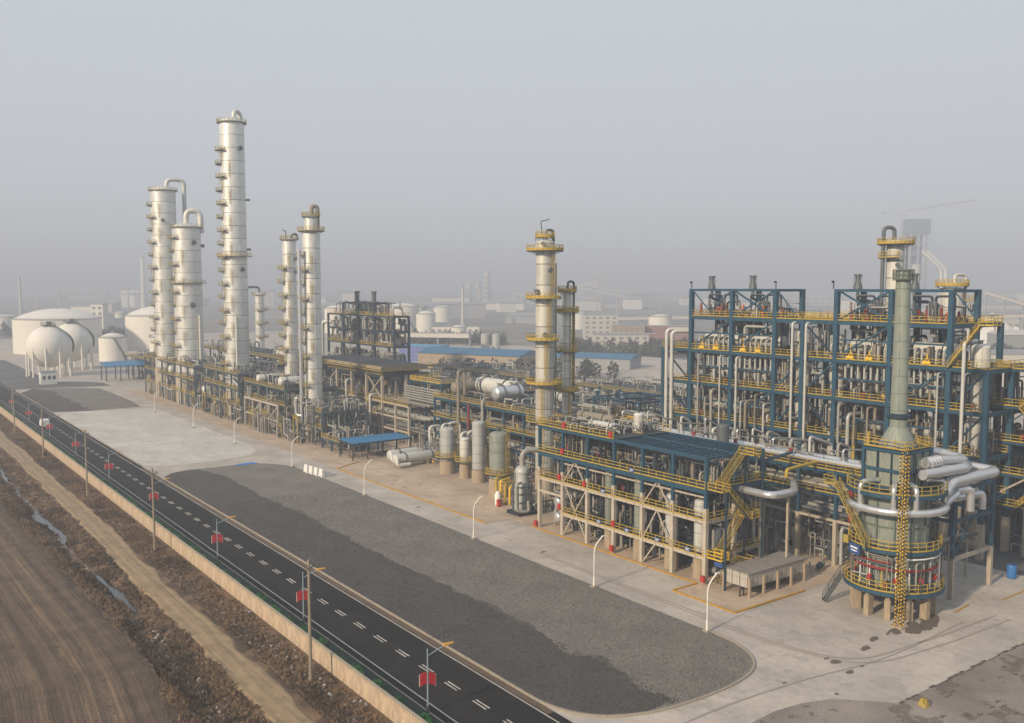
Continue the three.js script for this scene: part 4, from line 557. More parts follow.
for (const [z, x, l] of [[-136.1, 154, 'silver relief vent over the bay nearest the tall paired pipes'], [-124.9, 154, 'silver relief vent over the second bay of the reactor structure'], [-100.4, 154, 'silver relief vent beyond the green heater stack on the reactor structure'], [-89.1, 154, 'silver relief vent over the last roofed bay of the reactor structure']]) {
  const t = thing('relief_vent', l, 'vent', null, [x, 44.6, z]);
  part(t, 'silencer', M.steel, (g) => g.lathe([[0.8, 0], [0.8, 0.5], [0.5, 1.2], [0.5, 2.4], [0.62, 2.45], [0.62, 2.8], [0.4, 2.8]], V(0, 0, 0), V(0, 1, 0), 20)); part(t, 'cage', M.steel, (g) => { for (let k = 0; k < 6; k++) { const a = k * 1.047; g.bar(V(Math.cos(a) * 0.7, 0.5, Math.sin(a) * 0.7), V(Math.cos(a) * 0.7, 2.8, Math.sin(a) * 0.7), 0.07); } });
  part(t, 'base_frame', M.steel, (g) => { g.box(0, -0.1, -1, 3, 0.25, 0.25); g.box(0, -0.1, 1, 3, 0.25, 0.25); }); part(t, 'inlet_pipe', M.steel, (g) => g.tube([[0, 0, 0], [0, -2.2, 0], [0, -2.2, 3], [0, -5, 3]], 0.3, 8));
}
// horizontal reactors on the fifth floor
for (const [z, l, r, n] of [[-132.5, 8.8, 1.25, 'pale horizontal drum in the first bay of the reactor structure'], [-121.3, 8.6, 1.25, 'pale horizontal drum in the second bay of the reactor structure'], [-96.5, 8.8, 1.35, 'pale horizontal drum behind the green heater stack'], [-85.5, 8.6, 1.35, 'pale horizontal drum in the last tall bay of the reactor structure']]) exchanger(154.2, 31.6, z, l, r, 'z', n, { mat: M.silver3, cat: 'drum', name: 'horizontal_drum', lift: 1.0, saddleMat: M.steel });
for (const [x, z, h, r, l] of [[154.5, -112.4, 36.5, 1.35, 'silver reactor column in the narrow bay, beside the tall pipe pair'], [155.5, -105.4, 36, 1.4, 'silver reactor column in the narrow bay, nearer the heater stack'], [154.5, -77.2, 35.5, 1.5, 'silver reactor column in the end bay below the yellow stair']]) verticalVessel(x, z, h, r, l, { mat: M.silver3, skirt: 6, name: 'reactor_column', cat: 'column' });
for (const [x, z, y] of [[156, -133, 24.5], [156, -121, 24.5], [156, -97, 24.5], [156, -86, 24.5], [156, -132, 17.1], [156, -120, 17.1], [156, -96, 17.1], [156, -87, 17.1], [156, -131, 10.1], [156, -86, 10.1]]) exchanger(x, y, z, 7, 1.0, 'z', 'grey exchanger on an inner floor of the tall reactor structure', { group: 'exchangers on the floors of the reactor structure', mat: pick([M.silver2, M.pipeWarm, M.silver]) });
// columns standing behind
towerColumn({ label: 'silver column with yellow top railings rising behind the green heater stack', x: 176, z: -106.3, h: 54, r: 1.75, skirt: 4, mats: [M.silver3, M.silver3, M.silver], platforms: [[53.8, 0, 6.29, 1.9, { solid: true }], [51, 2.4, 4.4, 1.6], [47, -0.9, 1.0, 1.6, { solid: true }]], ladders: [[40, 53, 0.3]], nozzles: [[49.5, 2.4, 0.35]], pipes: [[[[-0.6, 54.2, 0], [-0.6, 57.2, 0], [-2.6, 57.2, -1.2], [-2.6, 12, -1.2]], 0.4, M.steel]], courses: 14 });
towerColumn({ label: 'short silver column with railed head behind the reactor structure end bay', x: 174, z: -93, h: 44.5, r: 2.0, skirt: 4, mats: [M.silver3, M.silver3, M.silver], platforms: [[45.2, 0, 6.29, 1.0, { solid: true }], [42.3, -0.6, 1.0, 1.8]], ladders: [], pipes: [[[[0.8, 45, 0], [0.8, 47.4, 0], [3.4, 47.4, 0.8], [3.4, 14, 0.8]], 0.32, M.silver]], courses: 12 });
// frame beyond the heater, cut by the picture edge
{
  const zs = [-78, -70, -62], xs = [158, 166, 174];
  const t = frame({ label: 'blue and concrete frame with yellow stairs beyond the blue plastic drum', xs, zs, split: 8, foot: M.fire, cw: 0.9, levels: [{ y: 8, rail: 'fr' }, { y: 13.5, rail: 'fr' }, { y: 19, rail: 'fr' }, { y: 25, rail: 'fr' }, { y: 31.3, rail: 'fr' }], braces: [[158, 19.2, -77.6, 158, 24.8, -70.4], [158, 8.2, -77.6, 158, 13.2, -70.4, M.fire, 0.3], [158, 13.6, -70.4, 158, 8.2, -66, M.fire, 0.3]] });
  for (let j = 0; j < 2; j++) for (const y of [0.1, 8.1, 13.6, 19.1, 25.1]) tangle(t, 159, 173, zs[j] + 0.5, zs[j + 1] - 0.5, y, y + 4.8, 14, 0.3);
  stairs(t, V(157, 25.1, -71.5), V(157, 31.4, -66), 1.1); stairs(t, V(157, 19.1, -66), V(157, 25.1, -71.5), 1.1); landing(t, 157, 31.35, -64.8, 2.4, 2.2, M.yellowBright); stairs(t, V(157, 8.1, -71.5), V(157, 13.6, -66), 1.1);
}
// ---------------------------------------------------------------- main pipe rack
{
  const zs = []; for (let z = -79; z > -146; z -= 7.2) zs.push(z); zs.reverse();
  const br = []; for (const z of [-93.4, -79.2]) br.push([127.9, 9.2, z - 0.2, 127.9, 14.8, z - 3.6], [127.9, 9.2, z - 7, 127.9, 14.8, z - 3.6]);
  const t = frame({ name: 'pipe_rack', label: 'blue pipe rack carrying silver pipes behind the front structure', category: 'pipe rack', xs: [128, 135.5], zs, split: 7.5, foot: M.fire, cw: 0.5, braces: br, levels: [{ y: 7.5, deck: false, mat: M.fire }, { y: 11.6, deck: false, rail: 'f' }, { y: 15.4, rail: 'f' }] });
  const z0 = zs[0], z1 = zs[zs.length - 1] + 2;
  for (const [y, list] of [[7.9, [[129, 0.3], [130, 0.25], [131.2, 0.4], [132.4, 0.3], [133.6, 0.35], [134.6, 0.2]]], [12.0, [[129.1, 0.4], [130.4, 0.32], [131.7, 0.28], [133, 0.45], [134.5, 0.3]]]]) for (const [x, r] of list) pipeOf(t, pick(M.pipes), r, [[x, y + r, z0], [x, y + r, z1]]);
  for (const [x, r, m, e] of [[129.1, 0.5, M.bright, 0], [131.3, 0.55, M.bright, 1.5], [133.6, 0.32, M.pipeDark, 0.5], [134.8, 0.22, M.pipeWarm, 0]]) pipeOf(t, m, r, [[x, 16 + r, z0], [x, 16 + r, z1 - e], [x + 2.5, 16 + r, z1 + 0.6 - e]], 12, 'silver_pipe');
  for (let z = -140; z < -84; z += 3.6) { const x = rr(129, 134); pipeOf(t, pick([M.silver, M.bright, M.pipe]), rr(0.15, 0.3), [[x, 16.4, z], [x, rr(18, 20), z], [136.6, 18, z], [136.6, 8, z]], 8); }
  for (const z of [-118, -108, -96]) part(t, 'sleeve', M.redDark, (g) => g.cyl(V(129.2, 16.2, z), V(129.2, 17.7, z), 0.35, 0.35, 10));
  tangle(t, 128.5, 135, -145, -80, 0.1, 7, 150, 0.3); tangle(t, 119, 127, -131, -94, 0.1, 6, 120, 0.3); tangle(t, 137, 148.5, -146, -82, 0.1, 8, 150, 0.34); tangle(t, 128.4, 135, -145, -82, 16, 18.4, 60, 0.2);
  for (const z of [-136.5, -131.5]) part(t, 'expansion_loop', M.pipeWarm, (g) => g.tube([[127.4, 16.2, z], [127.4, 18.2, z], [127.4, 18.2, z + 2.2], [127.4, 16.2, z + 2.2]], 0.3, 8));
  pipeOf(t, M.redDark, 0.4, [[127.2, 8, -83], [127.2, 14, -83]], 10, 'red_riser'); pipeOf(t, M.yellow, 0.28, [[118.5, 15.2, -88.8], [118.5, 16.4, -88.8], [128, 16.4, -90]], 8, 'yellow_pipe');
  pipeOf(t, M.blue, 0.3, [[118, 17.2, -93], [128, 17.2, -95]], 8, 'blue_pipe');
}
for (const [x, z, a] of [[131, -90, 1.57], [131, -97, 1.57], [132, -104, 1.57], [131, -111, 1.57], [124, -86, 0.2], [123, -92, 0.1], [124, -98, 0]]) pump(x, z, a);
// knock-out pot and orange box on the rack
verticalVessel(125.2, -107.5, 5.4, 1.1, 'grey pot with dark bottom standing between rack and front structure', { y: 15.5, skirt: 1.6, mat: M.steel, skirtMat: M.steel });
{ const t = thing('pot_stand', 'blue lattice stand carrying the grey pot above the front structure', 'steel stand'); for (const [a, b] of [[-1, -1], [1, -1], [-1, 1], [1, 1]]) part(t, 'leg', M.blue, (g) => g.box(125.2 + a, 7.7, -107.5 + b, 0.3, 15.4, 0.3)); part(t, 'deck', M.blue, (g) => g.box(125.2, 15.42, -107.5, 2.6, 0.14, 2.6)); part(t, 'cabinet', M.red, (g) => g.box(122.9, 14.8, -105.6, 1.2, 1.6, 1.2)); part(t, 'cabinet_shelf', M.blue, (g) => g.box(123.2, 13.9, -105.9, 2.4, 0.14, 2)); }
// ---------------------------------------------------------------- middle of the plant
const PI = Math.PI;
towerColumn({ label: 'slim silver column with yellow platforms behind the corner of the blue structure', x: 120.3, z: -152.4, h: 54.2, r: 1.95, skirt: 6, courses: 11, mats: [0xd6d4cd, 0xcbcac4, 0xdad8d1].map((c) => std(c, 0.42, 0.3, { map: cladMap })), ladderMat: M.yellow, platforms: [[55.4, 0, 6.29, 0.12, { solid: true }], [52.6, 0, 6.29, 2.0, { solid: true }], [42.6, 1.2, 5.4, 2.1, { solid: true }], [33.8, 1.4, 5.2, 2.0, { solid: true }], [24.5, 1.0, 5.6, 2.0, { solid: true }], [16.5, 0.8, 5.6, 2.0]], ladders: [[33.8, 42.6, 1.9], [42.6, 52.6, 1.5], [24.5, 33.8, 2.1], [6, 24.5, 2.5]], nozzles: [[48.5, 1.7, 0.4], [44, 3, 0.45], [54, 2.4, 0.35], [35, 2.2, 0.4]], pipes: [[[[0.3, 55, 0], [0.3, 57, 0], [2.6, 57, -0.4], [2.6, 20, -0.4]], 0.3, M.steel], [[[-1.2, 55, 0.8], [-1.8, 58.6, 0.8], [0.6, 59.2, 0.8]], 0.1, M.steel], [[[2.2, 50, 1.0], [2.2, 18, 1.0]], 0.18, M.pipeWarm]] });
towerColumn({ label: 'thinner silver column with yellow ladder beside the slim column', x: 127.4, z: -153.6, h: 44.2, r: 1.0, skirt: 6, courses: 10, mats: M.shells, ladderMat: M.yellow, seg: 24, platforms: [[44.0, 0, 6.29, 1.1, { solid: true }], [39.6, 0, 6.29, 1.6, { solid: true }], [31, 1, 5, 1.5], [22.4, 0, 6.29, 1.6, { solid: true }]], ladders: [[22.4, 39.6, 1.4], [6, 22.4, 1.8]], pipes: [[[[0.2, 44.6, 0], [0.2, 46.2, 0], [1.9, 46.2, 0], [1.9, 20, 0]], 0.26, M.steel]] });
// vessels on the pavement
verticalVessel(116.8, -185.9, 11.4, 1.75, 'silver drum farthest from the blue structure in the row of vessels', { skirt: 3.2, platform: 4.2, mat: M.silver2, ladder: 0.2 });
verticalVessel(117, -178.5, 9.8, 1.2, 'smallest silver drum between its two taller neighbours', { skirt: 3.4, platform: 4.2, mat: M.silver3, ladder: 0.4 });
verticalVessel(117.2, -173, 14.4, 1.5, 'tallest plain silver drum in the row of vessels', { skirt: 3.0, mat: M.silver2, ladder: 0.3 });
verticalVessel(112.6, -158.5, 14.2, 2.0, 'fat greenish drum with yellow ladder nearest the blue structure', { skirt: 4.0, platform: 5.2, mat: M.green, ladder: 1.4, pa: [0.6, 3.4] });
{ // skid unit with domed pot in a grey frame
  const t = thing('evaporator_skid', 'domed pot in a grey pipe cage at the corner of the blue structure', 'process skid', null, [107.6, 0, -143.4]);
  part(t, 'skid_base', M.dark, (g) => g.box(0, 0.35, 0, 4.6, 0.7, 4.2)); part(t, 'pot', M.silver2, (g) => g.lathe([[1.6, 0.7], [1.6, 5.6], [1.3, 6.4], [1.3, 8.2], [1.5, 8.3], [1.5, 8.7], [1.2, 9.3], [0.5, 9.7], [0, 9.7]], V(0, 0, 0), V(0, 1, 0), 28)); for (const y of [2.4, 4.1, 5.5]) part(t, 'cage_ring', M.steel, (g) => g.lathe([[1.9, y], [2.05, y], [2.05, y + 0.2], [1.9, y + 0.2]], V(0, 0, 0), V(0, 1, 0), 8));
  for (let k = 0; k < 8; k++) { const a = k * 0.785 + 0.39; part(t, 'cage_post', M.steel, (g) => g.box(Math.cos(a) * 1.95, 3.3, Math.sin(a) * 1.95, 0.18, 5.4, 0.18)); }
  part(t, 'outlet_pipe', M.pipe, (g) => g.tube([[0, 9.6, 0], [0, 12.6, 0], [4.5, 12.6, 1.2], [9, 12.6, 3]], 0.55, 12)); part(t, 'loop_pipe', M.pipe, (g) => g.tube([[-1.4, 6.6, 1.5], [-2.7, 6.6, 1.8], [-2.7, 1.2, 1.8], [-1.4, 1.0, 2.4], [-0.3, 1.0, 2.6], [-0.3, 3, 2.4]], 0.3, 10)); part(t, 'loop_pipe', M.pipe, (g) => g.tube([[1.5, 4.6, 1.2], [2.8, 4.6, 1.8], [2.8, 2.2, 2.2], [0.8, 2.2, 2.8]], 0.26, 10));
  tangle(t, 1.5, 6, -3, 3, 0.1, 4, 20, 0.22);
}
{ // yellow pipe manifold beside it
  const t = thing('valve_manifold', 'yellow valve manifold at the foot of the fat greenish drum', 'valve manifold', null, [108.2, 0, -153.2]);
  for (let k = 0; k < 5; k++) part(t, 'yellow_pipe', k % 2 ? M.yellowBright : M.yellow, (g) => g.tube([[k * 0.5, 0.1, k * 0.9], [k * 0.5, 5.5 - k * 0.6, k * 0.9], [k * 0.5 + 3, 5.5 - k * 0.6, k * 0.9 - 1]], 0.25, 8)); for (let k = 0; k < 6; k++) part(t, 'yellow_rung', M.yellow, (g) => g.box(0.6, 0.8 + k * 0.8, 1.2, 0.2, 0.14, 3)); part(t, 'gauge_box', M.red, (g) => g.box(-1.2, 0.8, 2.6, 0.7, 1.4, 0.7)); part(t, 'white_bottle', M.white, (g) => g.lathe([[0, 0.1], [0.6, 0.1], [0.7, 2.2], [0.3, 2.9], [0, 3]], V(-0.6, 0, 1.4), V(0, 1, 0), 14));
}
// low exchangers by the canopy
for (const [x, z, l] of [[117.5, -205, 'silver exchanger lying next to the blue canopy'], [116, -199.5, 'silver exchanger lying between the canopy and the row of vessels']]) { const t = exchanger(x, 0, z, 12, 1.35, 'x', l, { mat: M.silver, lift: 0.7 }); part(t, 'elbow_pipe', M.silver3, (g) => g.tube([[-5.4, 2.1, 0.6], [-6.4, 2.1, 1.6], [-6.4, 0.8, 2.0], [-3, 0.8, 2.2]], 0.5, 10)); }
for (let k = 0; k < 5; k++) solo('pipe_bend', 'upright silver pipe bend in the row behind the low exchangers', 'pipe', M.silver3, (g) => g.tube([[124 + (k % 2), 0.05, -206 + k * 4.6], [124 + (k % 2), 8.2 + (k % 3), -206 + k * 4.6], [127.5, 8.2 + (k % 3), -206 + k * 4.6], [127.5, 6, -206 + k * 4.6]], 0.42, 10), 'upright pipe bends behind the low exchangers');
{ // blue canopy
  const t = thing('canopy', 'blue sheet-metal canopy on thin dark posts beside the works road', 'canopy'), x0 = 104.9, x1 = 122.6, z0 = -221.3, z1 = -213;
  for (let k = 0; k < 9; k++) part(t, 'roof_sheet', M.roofBlue, (g) => { const a = lerp(x0, x1, k / 9) + 0.02, b = lerp(x0, x1, (k + 1) / 9) - 0.02; g.hex([V(a, 4.5, z1), V(b, 4.5, z1), V(b, 4.75, z0), V(a, 4.75, z0), V(a, 4.58, z1), V(b, 4.58, z1), V(b, 4.83, z0), V(a, 4.83, z0)]); });
  part(t, 'edge_beam', M.blueDeep, (g) => g.box((x0 + x1) / 2, 4.32, z1 - 0.15, x1 - x0, 0.34, 0.15)); part(t, 'edge_beam', M.blueDeep, (g) => g.box(x0 + 0.1, 4.34, (z0 + z1) / 2, 0.15, 0.34, z1 - z0 - 0.5));
  for (let k = 0; k < 5; k++) for (const z of [z0 + 0.4, z1 - 0.4]) part(t, 'post', M.dark, (g) => g.box(lerp(x0 + 0.3, x1 - 0.3, k / 4), 2.15, z, 0.24, 4.3, 0.24));
}
for (let k = 0; k < 14; k++) { // bicycles parked under it
  const x = 106.5 + k * 1.1, z = -217.6 + (k % 2) * 0.5, t = thing('bicycle', 'dark bicycle parked in the row under the blue canopy', 'bicycle', 'bicycles under the canopy', [x, 0.02, z]); t.rotation.y = PI / 2 + rr(-0.15, 0.15);
  const m = pick([M.redDark, M.dark, M.blueDeep, M.red]); for (const s of [-0.55, 0.55]) part(t, 'wheel', M.black, (g) => g.lathe([[0.3, -0.03], [0.36, -0.03], [0.36, 0.03], [0.3, 0.03]], V(s, 0.36, 0), V(0, 0, 1), 14)); part(t, 'bike_frame', m, (g) => { const p = [[-0.55, 0.36], [-0.05, 0.34], [-0.18, 0.82], [0.38, 0.86], [0.55, 0.36], [0.36, 1.02]]; for (const [a, b] of [[0, 1], [0, 2], [1, 2], [2, 3], [1, 3], [3, 4], [3, 5]]) g.bar(V(p[a][0], p[a][1], 0), V(p[b][0], p[b][1], 0), 0.06); g.bar(V(0.36, 1.02, -0.28), V(0.36, 1.02, 0.28), 0.05); }); part(t, 'saddle', M.black, (g) => g.box(-0.2, 0.92, 0, 0.28, 0.08, 0.16));
}
for (let k = 0; k < 4; k++) { const t = thing('traffic_barrier', 'white water-filled barrier in the row at the gravel yard corner', 'barrier', 'white barriers by the gravel yard', [89.3 + k * 0.25, 0, -206.4 + k * 2.3]); part(t, 'barrier_body', M.white, (g) => g.hex([V(-0.35, 0.02, 0.95), V(0.35, 0.02, 0.95), V(0.35, 0.02, -0.95), V(-0.35, 0.02, -0.95), V(-0.13, 2.0, 0.9), V(0.13, 2.0, 0.9), V(0.13, 2.0, -0.9), V(-0.13, 2.0, -0.9)])); part(t, 'foot_slot', M.dark, (g) => { g.box(-0.36, 0.16, 0, 0.06, 0.24, 0.5); }); }
ground('blue_tarpaulin', [[79, -226.5], [83.6, -226.9], [84.2, -224.9], [81, -224.4], [78.6, -225]], 0.11, std(0x1f76c4, 0.6), 'crumpled blue sheet lying at the gravel yard corner', 'tarpaulin');
// concrete pipe rack with the railed cooler deck on top
{
  const zs = [-292, -281, -270, -259.5, -249.5, -239.6, -231.5, -223.8];
  const t = frame({ name: 'pipe_rack', label: 'pale concrete pipe rack with three tiers behind the blue canopy', category: 'pipe rack', xs: [128, 136, 144], zs, split: 30, foot: M.fire, cw: 0.55, top: (i, j) => (j <= 5 ? 18.8 : 11.4), levels: [{ y: 4, deck: false, beam: 0.5 }, { y: 7.7, deck: false, beam: 0.5, rail: 'm' }, { y: 11.4, deck: false, beam: 0.5, rail: 'fm' }, { y: 18.8, deck: true, beam: 0.6, mat: M.blueDeep, only: (i, j) => j <= 5 }], braces: [[127.9, 11.6, -249.2, 127.9, 18.3, -239.9, M.fire, 0.3], [128.2, 11.6, -239.9, 128.2, 18.3, -249.2, M.fire, 0.3], [127.9, 4.2, -249.2, 127.9, 11, -239.9, M.yellow, 0.2], [127.9, 4.2, -239.9, 127.9, 11, -249.2, M.yellow, 0.2], [127.9, 4.2, -280.7, 127.9, 11, -270.3, M.fire, 0.3], [127.9, 11.6, -280.7, 127.9, 18.3, -270.3, M.fire, 0.3]] });
  for (const y of [4.2, 7.9, 11.6]) for (let k = 0; k < 10; k++) { const r = rr(0.15, 0.4); pipeOf(t, pick(M.pipes), r, [[128.8 + k * 1.5, y + r, -300], [128.8 + k * 1.5, y + r, -216]]); }
  tangle(t, 128.5, 143, -290, -226, 0.1, 3.8, 120, 0.3); tangle(t, 128.5, 143, -290, -240, 12, 18, 130, 0.32); tangle(t, 119, 127.5, -290, -240, 0.1, 5, 110, 0.3);
  for (const z of [-262, -255, -246]) pipeOf(t, M.silver3, 0.35, [[127.2, 0.1, z], [127.2, 16 - (z + 262) * 0.2, z], [130, 16 - (z + 262) * 0.2, z]], 9, 'drop_pipe');
}
{
  const t = thing('air_cooler_deck', 'dark grey air cooler deck with yellow railings above the concrete pipe rack', 'air cooler');
  for (let k = 0; k < 5; k++) { const z = -286.5 + k * 10.3; part(t, 'cooler_bay', M.steel, (g) => g.box(136, 20.8, z, 15, 1.3, 9.9)); part(t, 'tube_bundle', M.pipeDark, (g) => { for (let q = 0; q < 14; q++) g.box(136, 21.5, z - 4.5 + q * 0.69, 14.4, 0.12, 0.34); }); part(t, 'header_box', M.fire, (g) => g.box(128.4, 20.9, z, 0.5, 0.8, 9.4)); for (const x of [132, 140]) part(t, 'fan_ring', M.steel, (g) => g.lathe([[3.4, 18.95], [3.4, 20.1], [3.25, 20.1], [3.25, 18.95]], V(x, 0, z), V(0, 1, 0), 20)); }
  part(t, 'railing', M.yellow, (g) => g.rail([[127, 20.2, -292.5], [127, 20.2, -238.8]], 1.3)); part(t, 'walkway', M.grate, (g) => g.box(127.3, 20.15, -265.6, 1.2, 0.1, 54)); part(t, 'railing', M.yellow, (g) => g.rail([[127, 20.2, -238.6], [145, 20.2, -238.6]], 1.3)); part(t, 'walkway', M.grate, (g) => g.box(136, 20.15, -239.1, 18, 0.1, 1.2)); part(t, 'louvre', M.yellowDim, (g) => { for (let z = -292; z < -239; z += 0.9) g.box(128.1, 19.5, z, 0.1, 1.2, 0.3); });
}
{
  const t = frame({ name: 'portal_frame', label: 'blue portal frame with bright yellow railing beside the concrete pipe rack', xs: [132, 142], zs: [-229.5, -221.5, -213], cw: 0.75, levels: [{ y: 12.4, deck: true, rail: 'f' }, { y: 18.4, deck: true, rail: 'flr', railMat: M.yellowBright }], category: 'steel structure' });
  tangle(t, 133, 141, -229, -214, 0.1, 11.6, 70, 0.32); tangle(t, 133, 141, -229, -214, 12.6, 18, 44, 0.3);
  for (let k = 0; k < 6; k++) pipeOf(t, M.pipe, 0.26, [[131.2, 13 + k * 0.7, -232], [131.2, 13 + k * 0.7, -212]]);
}
// railed racks running on to the slim columns
{
  const zs = []; for (let z = -210; z < -146; z += 8) zs.push(z);
  const t = frame({ name: 'pipe_rack', label: 'blue and yellow railed pipe rack behind the row of vessels', category: 'pipe rack', xs: [128, 136, 144], zs, cw: 0.5, split: 6, foot: M.fire, levels: [{ y: 6, deck: false }, { y: 10.5, rail: 'f' }, { y: 15.6, rail: 'flr', beam: 0.7 }] });
  for (const y of [6.2, 11]) for (let k = 0; k < 9; k++) { const r = rr(0.14, 0.36); pipeOf(t, pick(M.pipes), r, [[128.8 + k * 1.6, y + r, -213], [128.8 + k * 1.6, y + r, -146]]); }
  tangle(t, 128.5, 143, -208, -150, 0.1, 5.8, 120, 0.3); tangle(t, 128.5, 143, -208, -150, 11, 15.2, 110, 0.3); tangle(t, 128.5, 143, -208, -150, 15.7, 18.2, 100, 0.24); tangle(t, 119.5, 127.5, -210, -160, 0.1, 6, 120, 0.28);
  for (const [z, y, m] of [[-197, 23.5, M.pipeWarm], [-186, 17, M.pipe]]) pipeOf(t, m, 0.42, [[127.2, 0.1, z], [127.2, y, z], [130.5, y, z - 2], [130.5, 17, z - 2]], 10, 'riser'); pipeOf(t, M.redDark, 0.3, [[127, 6, -192], [127, 15.4, -192]], 8, 'red_riser');
}
exchanger(137, 15.7, -193, 15, 2.1, 'z', 'big pale horizontal drum on the railed rack behind the row of vessels', { mat: M.silver3, cat: 'drum', name: 'horizontal_drum', lift: 1.3 });
exchanger(133.5, 15.7, -184, 7, 1.9, 'x', 'domed silver drum end beside the big pale drum', { mat: M.bright, cat: 'drum', name: 'horizontal_drum', lift: 1.1 });
exchanger(134.5, 15.7, -204, 8, 1.5, 'x', 'dark flanged exchanger beside the big pale drum', { mat: M.pipeWarm, lift: 1.1 });
exchanger(142, 15.7, -176, 10, 1.3, 'z', 'grey exchanger on the railed rack before the slim columns', { mat: M.silver2 });
// infill between slim columns and reactor structure
{
  const zs = [-186, -178, -170, -162, -154], xs = [150, 158, 166];
  const t = frame({ label: 'low blue frame with yellow walkways beyond the thinner column', xs, zs, cw: 0.5, levels: [{ y: 7, deck: false, rail: 'f' }, { y: 13, rail: 'fr' }, { y: 18, deck: false, only: (i, j) => j > 1 }] });
  for (let j = 0; j < 4; j++) for (const y of [0.1, 7.1, 13.1]) tangle(t, 151, 165, zs[j], zs[j + 1], y, y + 4.6, 34, 0.34);
  for (let k = 0; k < 6; k++) pipeOf(t, pick([M.pipe, M.silver, M.yellow]), 0.34, [[149 - k * 0.7, 14 + (k % 3), -200], [149 - k * 0.7, 14 + (k % 3), -146]]);
}
{ const t = thing('blower', 'round grey blower casing near the thinner column', 'blower', null, [146, 13.1, -158]); part(t, 'volute', M.pipeWarm, (g) => g.lathe([[0, -0.9], [2.2, -0.9], [2.4, -0.6], [2.4, 0.6], [2.2, 0.9], [0, 0.9]], V(0, 2.5, 0), V(1, 0, 0), 24)); part(t, 'inlet', M.dark, (g) => g.lathe([[0, 0], [1.2, 0], [1.2, 0.3], [0.9, 0.3], [0, 0.25]], V(-1.2, 2.5, 0), V(-1, 0, 0), 20)); part(t, 'pedestal', M.blueDeep, (g) => g.box(0, 0.2, 0, 3, 0.6, 4)); }
{ const t = thing('blower_stand', 'blue stand under the round grey blower casing', 'steel stand'); for (const [a, b] of [[-1.4, -1.8], [1.4, -1.8], [-1.4, 1.8], [1.4, 1.8]]) part(t, 'leg', M.blue, (g) => g.box(146 + a, 6.5, -158 + b, 0.35, 13, 0.35)); }
// blue frame far behind the coolers
{
  const zs = [-345, -331, -318, -305, -290], H = [34.5, 39.2, 39.2, 34.5, 34.5].map((v, j) => (j === 3 ? 39.2 : v));
  const t = frame({ label: 'far blue steel frame rising behind the air cooler deck', xs: [160, 166], zs, cw: 0.75, beam: 0.6, mat: M.blueDeep, top: (i, j) => H[j], levels: [{ y: 9, rail: 'f' }, { y: 16, rail: 'f' }, { y: 23.5, rail: 'f' }, { y: 29, deck: false }, { y: 34.5, rail: 'fr' }, { y: 39.2, deck: false, only: (i, j) => H[j] > 39 }], braces: [[160, 23.7, -304.5, 160, 34, -290.5], [160, 16.2, -330.5, 160, 23, -318.5], [160, 24, -344.5, 160, 34, -331.5]] });
  for (let j = 0; j < 4; j++) for (const [y, n] of [[0.1, 16], [9.1, 40], [16.1, 46], [23.6, 46], [28.6, 30], [34.6, H[j] > 39 && H[j + 1] > 39 ? 30 : 8]]) tangle(t, 160.4, 166, zs[j] + 1, zs[j + 1] - 1, y, y + 5, n, 0.5, 1.5);
  for (const z of [-325, -311]) part(t, 'vent', M.steel, (g) => g.lathe([[0.9, 39.2], [0.9, 42.6], [1.1, 42.8], [1.1, 43.4]], V(163, 0, z), V(0, 1, 0), 14));
  pipeOf(t, M.silver3, 0.8, [[158.6, 9, -348], [158.6, 31, -348], [163, 31, -342]], 10, 'riser');
}
exchanger(163, 16.1, -324, 11, 1.4, 'z', 'pale drum inside the far blue steel frame', { mat: M.silver3, cat: 'drum', name: 'horizontal_drum' });
for (const [x, y, z, l] of [[154, 10, -262, 22], [154, 12, -236, 18]]) { const t = thing('pipe_bridge', 'low railed pipe bridge behind the coolers ' + (z < -250 ? 'toward the far blue frame' : 'toward the big pale drum'), 'pipe rack'); part(t, 'girder', M.blueDeep, (g) => g.box(x, y, z, 6, 0.6, l)); for (let k = 0; k < 5; k++) pipeOf(t, pick(M.pipes), 0.35, [[x - 2 + k, y + 0.7, z - l / 2], [x - 2 + k, y + 0.7, z + l / 2]]); part(t, 'railing', M.yellow, (g) => g.rail([[x - 3, y + 0.3, z - l / 2], [x - 3, y + 0.3, z + l / 2]])); for (const s of [-1, 1]) part(t, 'pier', M.fire, (g) => g.box(x, (y - 0.3) / 2, z + s * l * 0.4, 4, y - 0.3, 0.6)); }
// racks and frames filling the ground behind
const backFrame = (label, x0, x1, z0, z1, nz, ys, n) => { const zs = Array.from({ length: nz + 1 }, (_, k) => lerp(z0, z1, k / nz)), t = frame({ label, xs: [x0, (x0 + x1) / 2, x1], zs, cw: 0.55, mat: M.blueDeep, levels: ys.map((y) => ({ y, rail: 'fr', beam: 0.5 })) }); let y0 = 0.1; for (const y of [...ys, ys[ys.length - 1] + 3.6]) { tangle(t, x0 + 0.5, x1 - 0.5, z0, z1, y0, y - 0.4, n, 0.4, 1.2); y0 = y + 0.1; } return t; };
backFrame('dark blue pipe frame behind the big pale drum', 152, 168, -246, -192, 6, [6, 11], 110);
backFrame('dark blue pipe frame between coolers and far blue frame', 152, 170, -286, -250, 4, [7, 13], 100);
backFrame('dark blue pipe frame farther back beside the warehouse', 176, 196, -330, -240, 7, [6, 10.5], 90);
backFrame('dark low pipe frame before the second warehouse', 178, 200, -232, -170, 5, [5, 9], 90);
backFrame('dark low pipe frame behind the tall reactor structure', 178, 200, -160, -80, 7, [6, 11], 90);
backFrame('dark pipe frame right before the long beige warehouse', 206, 226, -345, -262, 6, [6, 11], 90);
backFrame('dark pipe frame before the gap between the two warehouses', 212, 236, -255, -190, 5, [6, 10], 90);
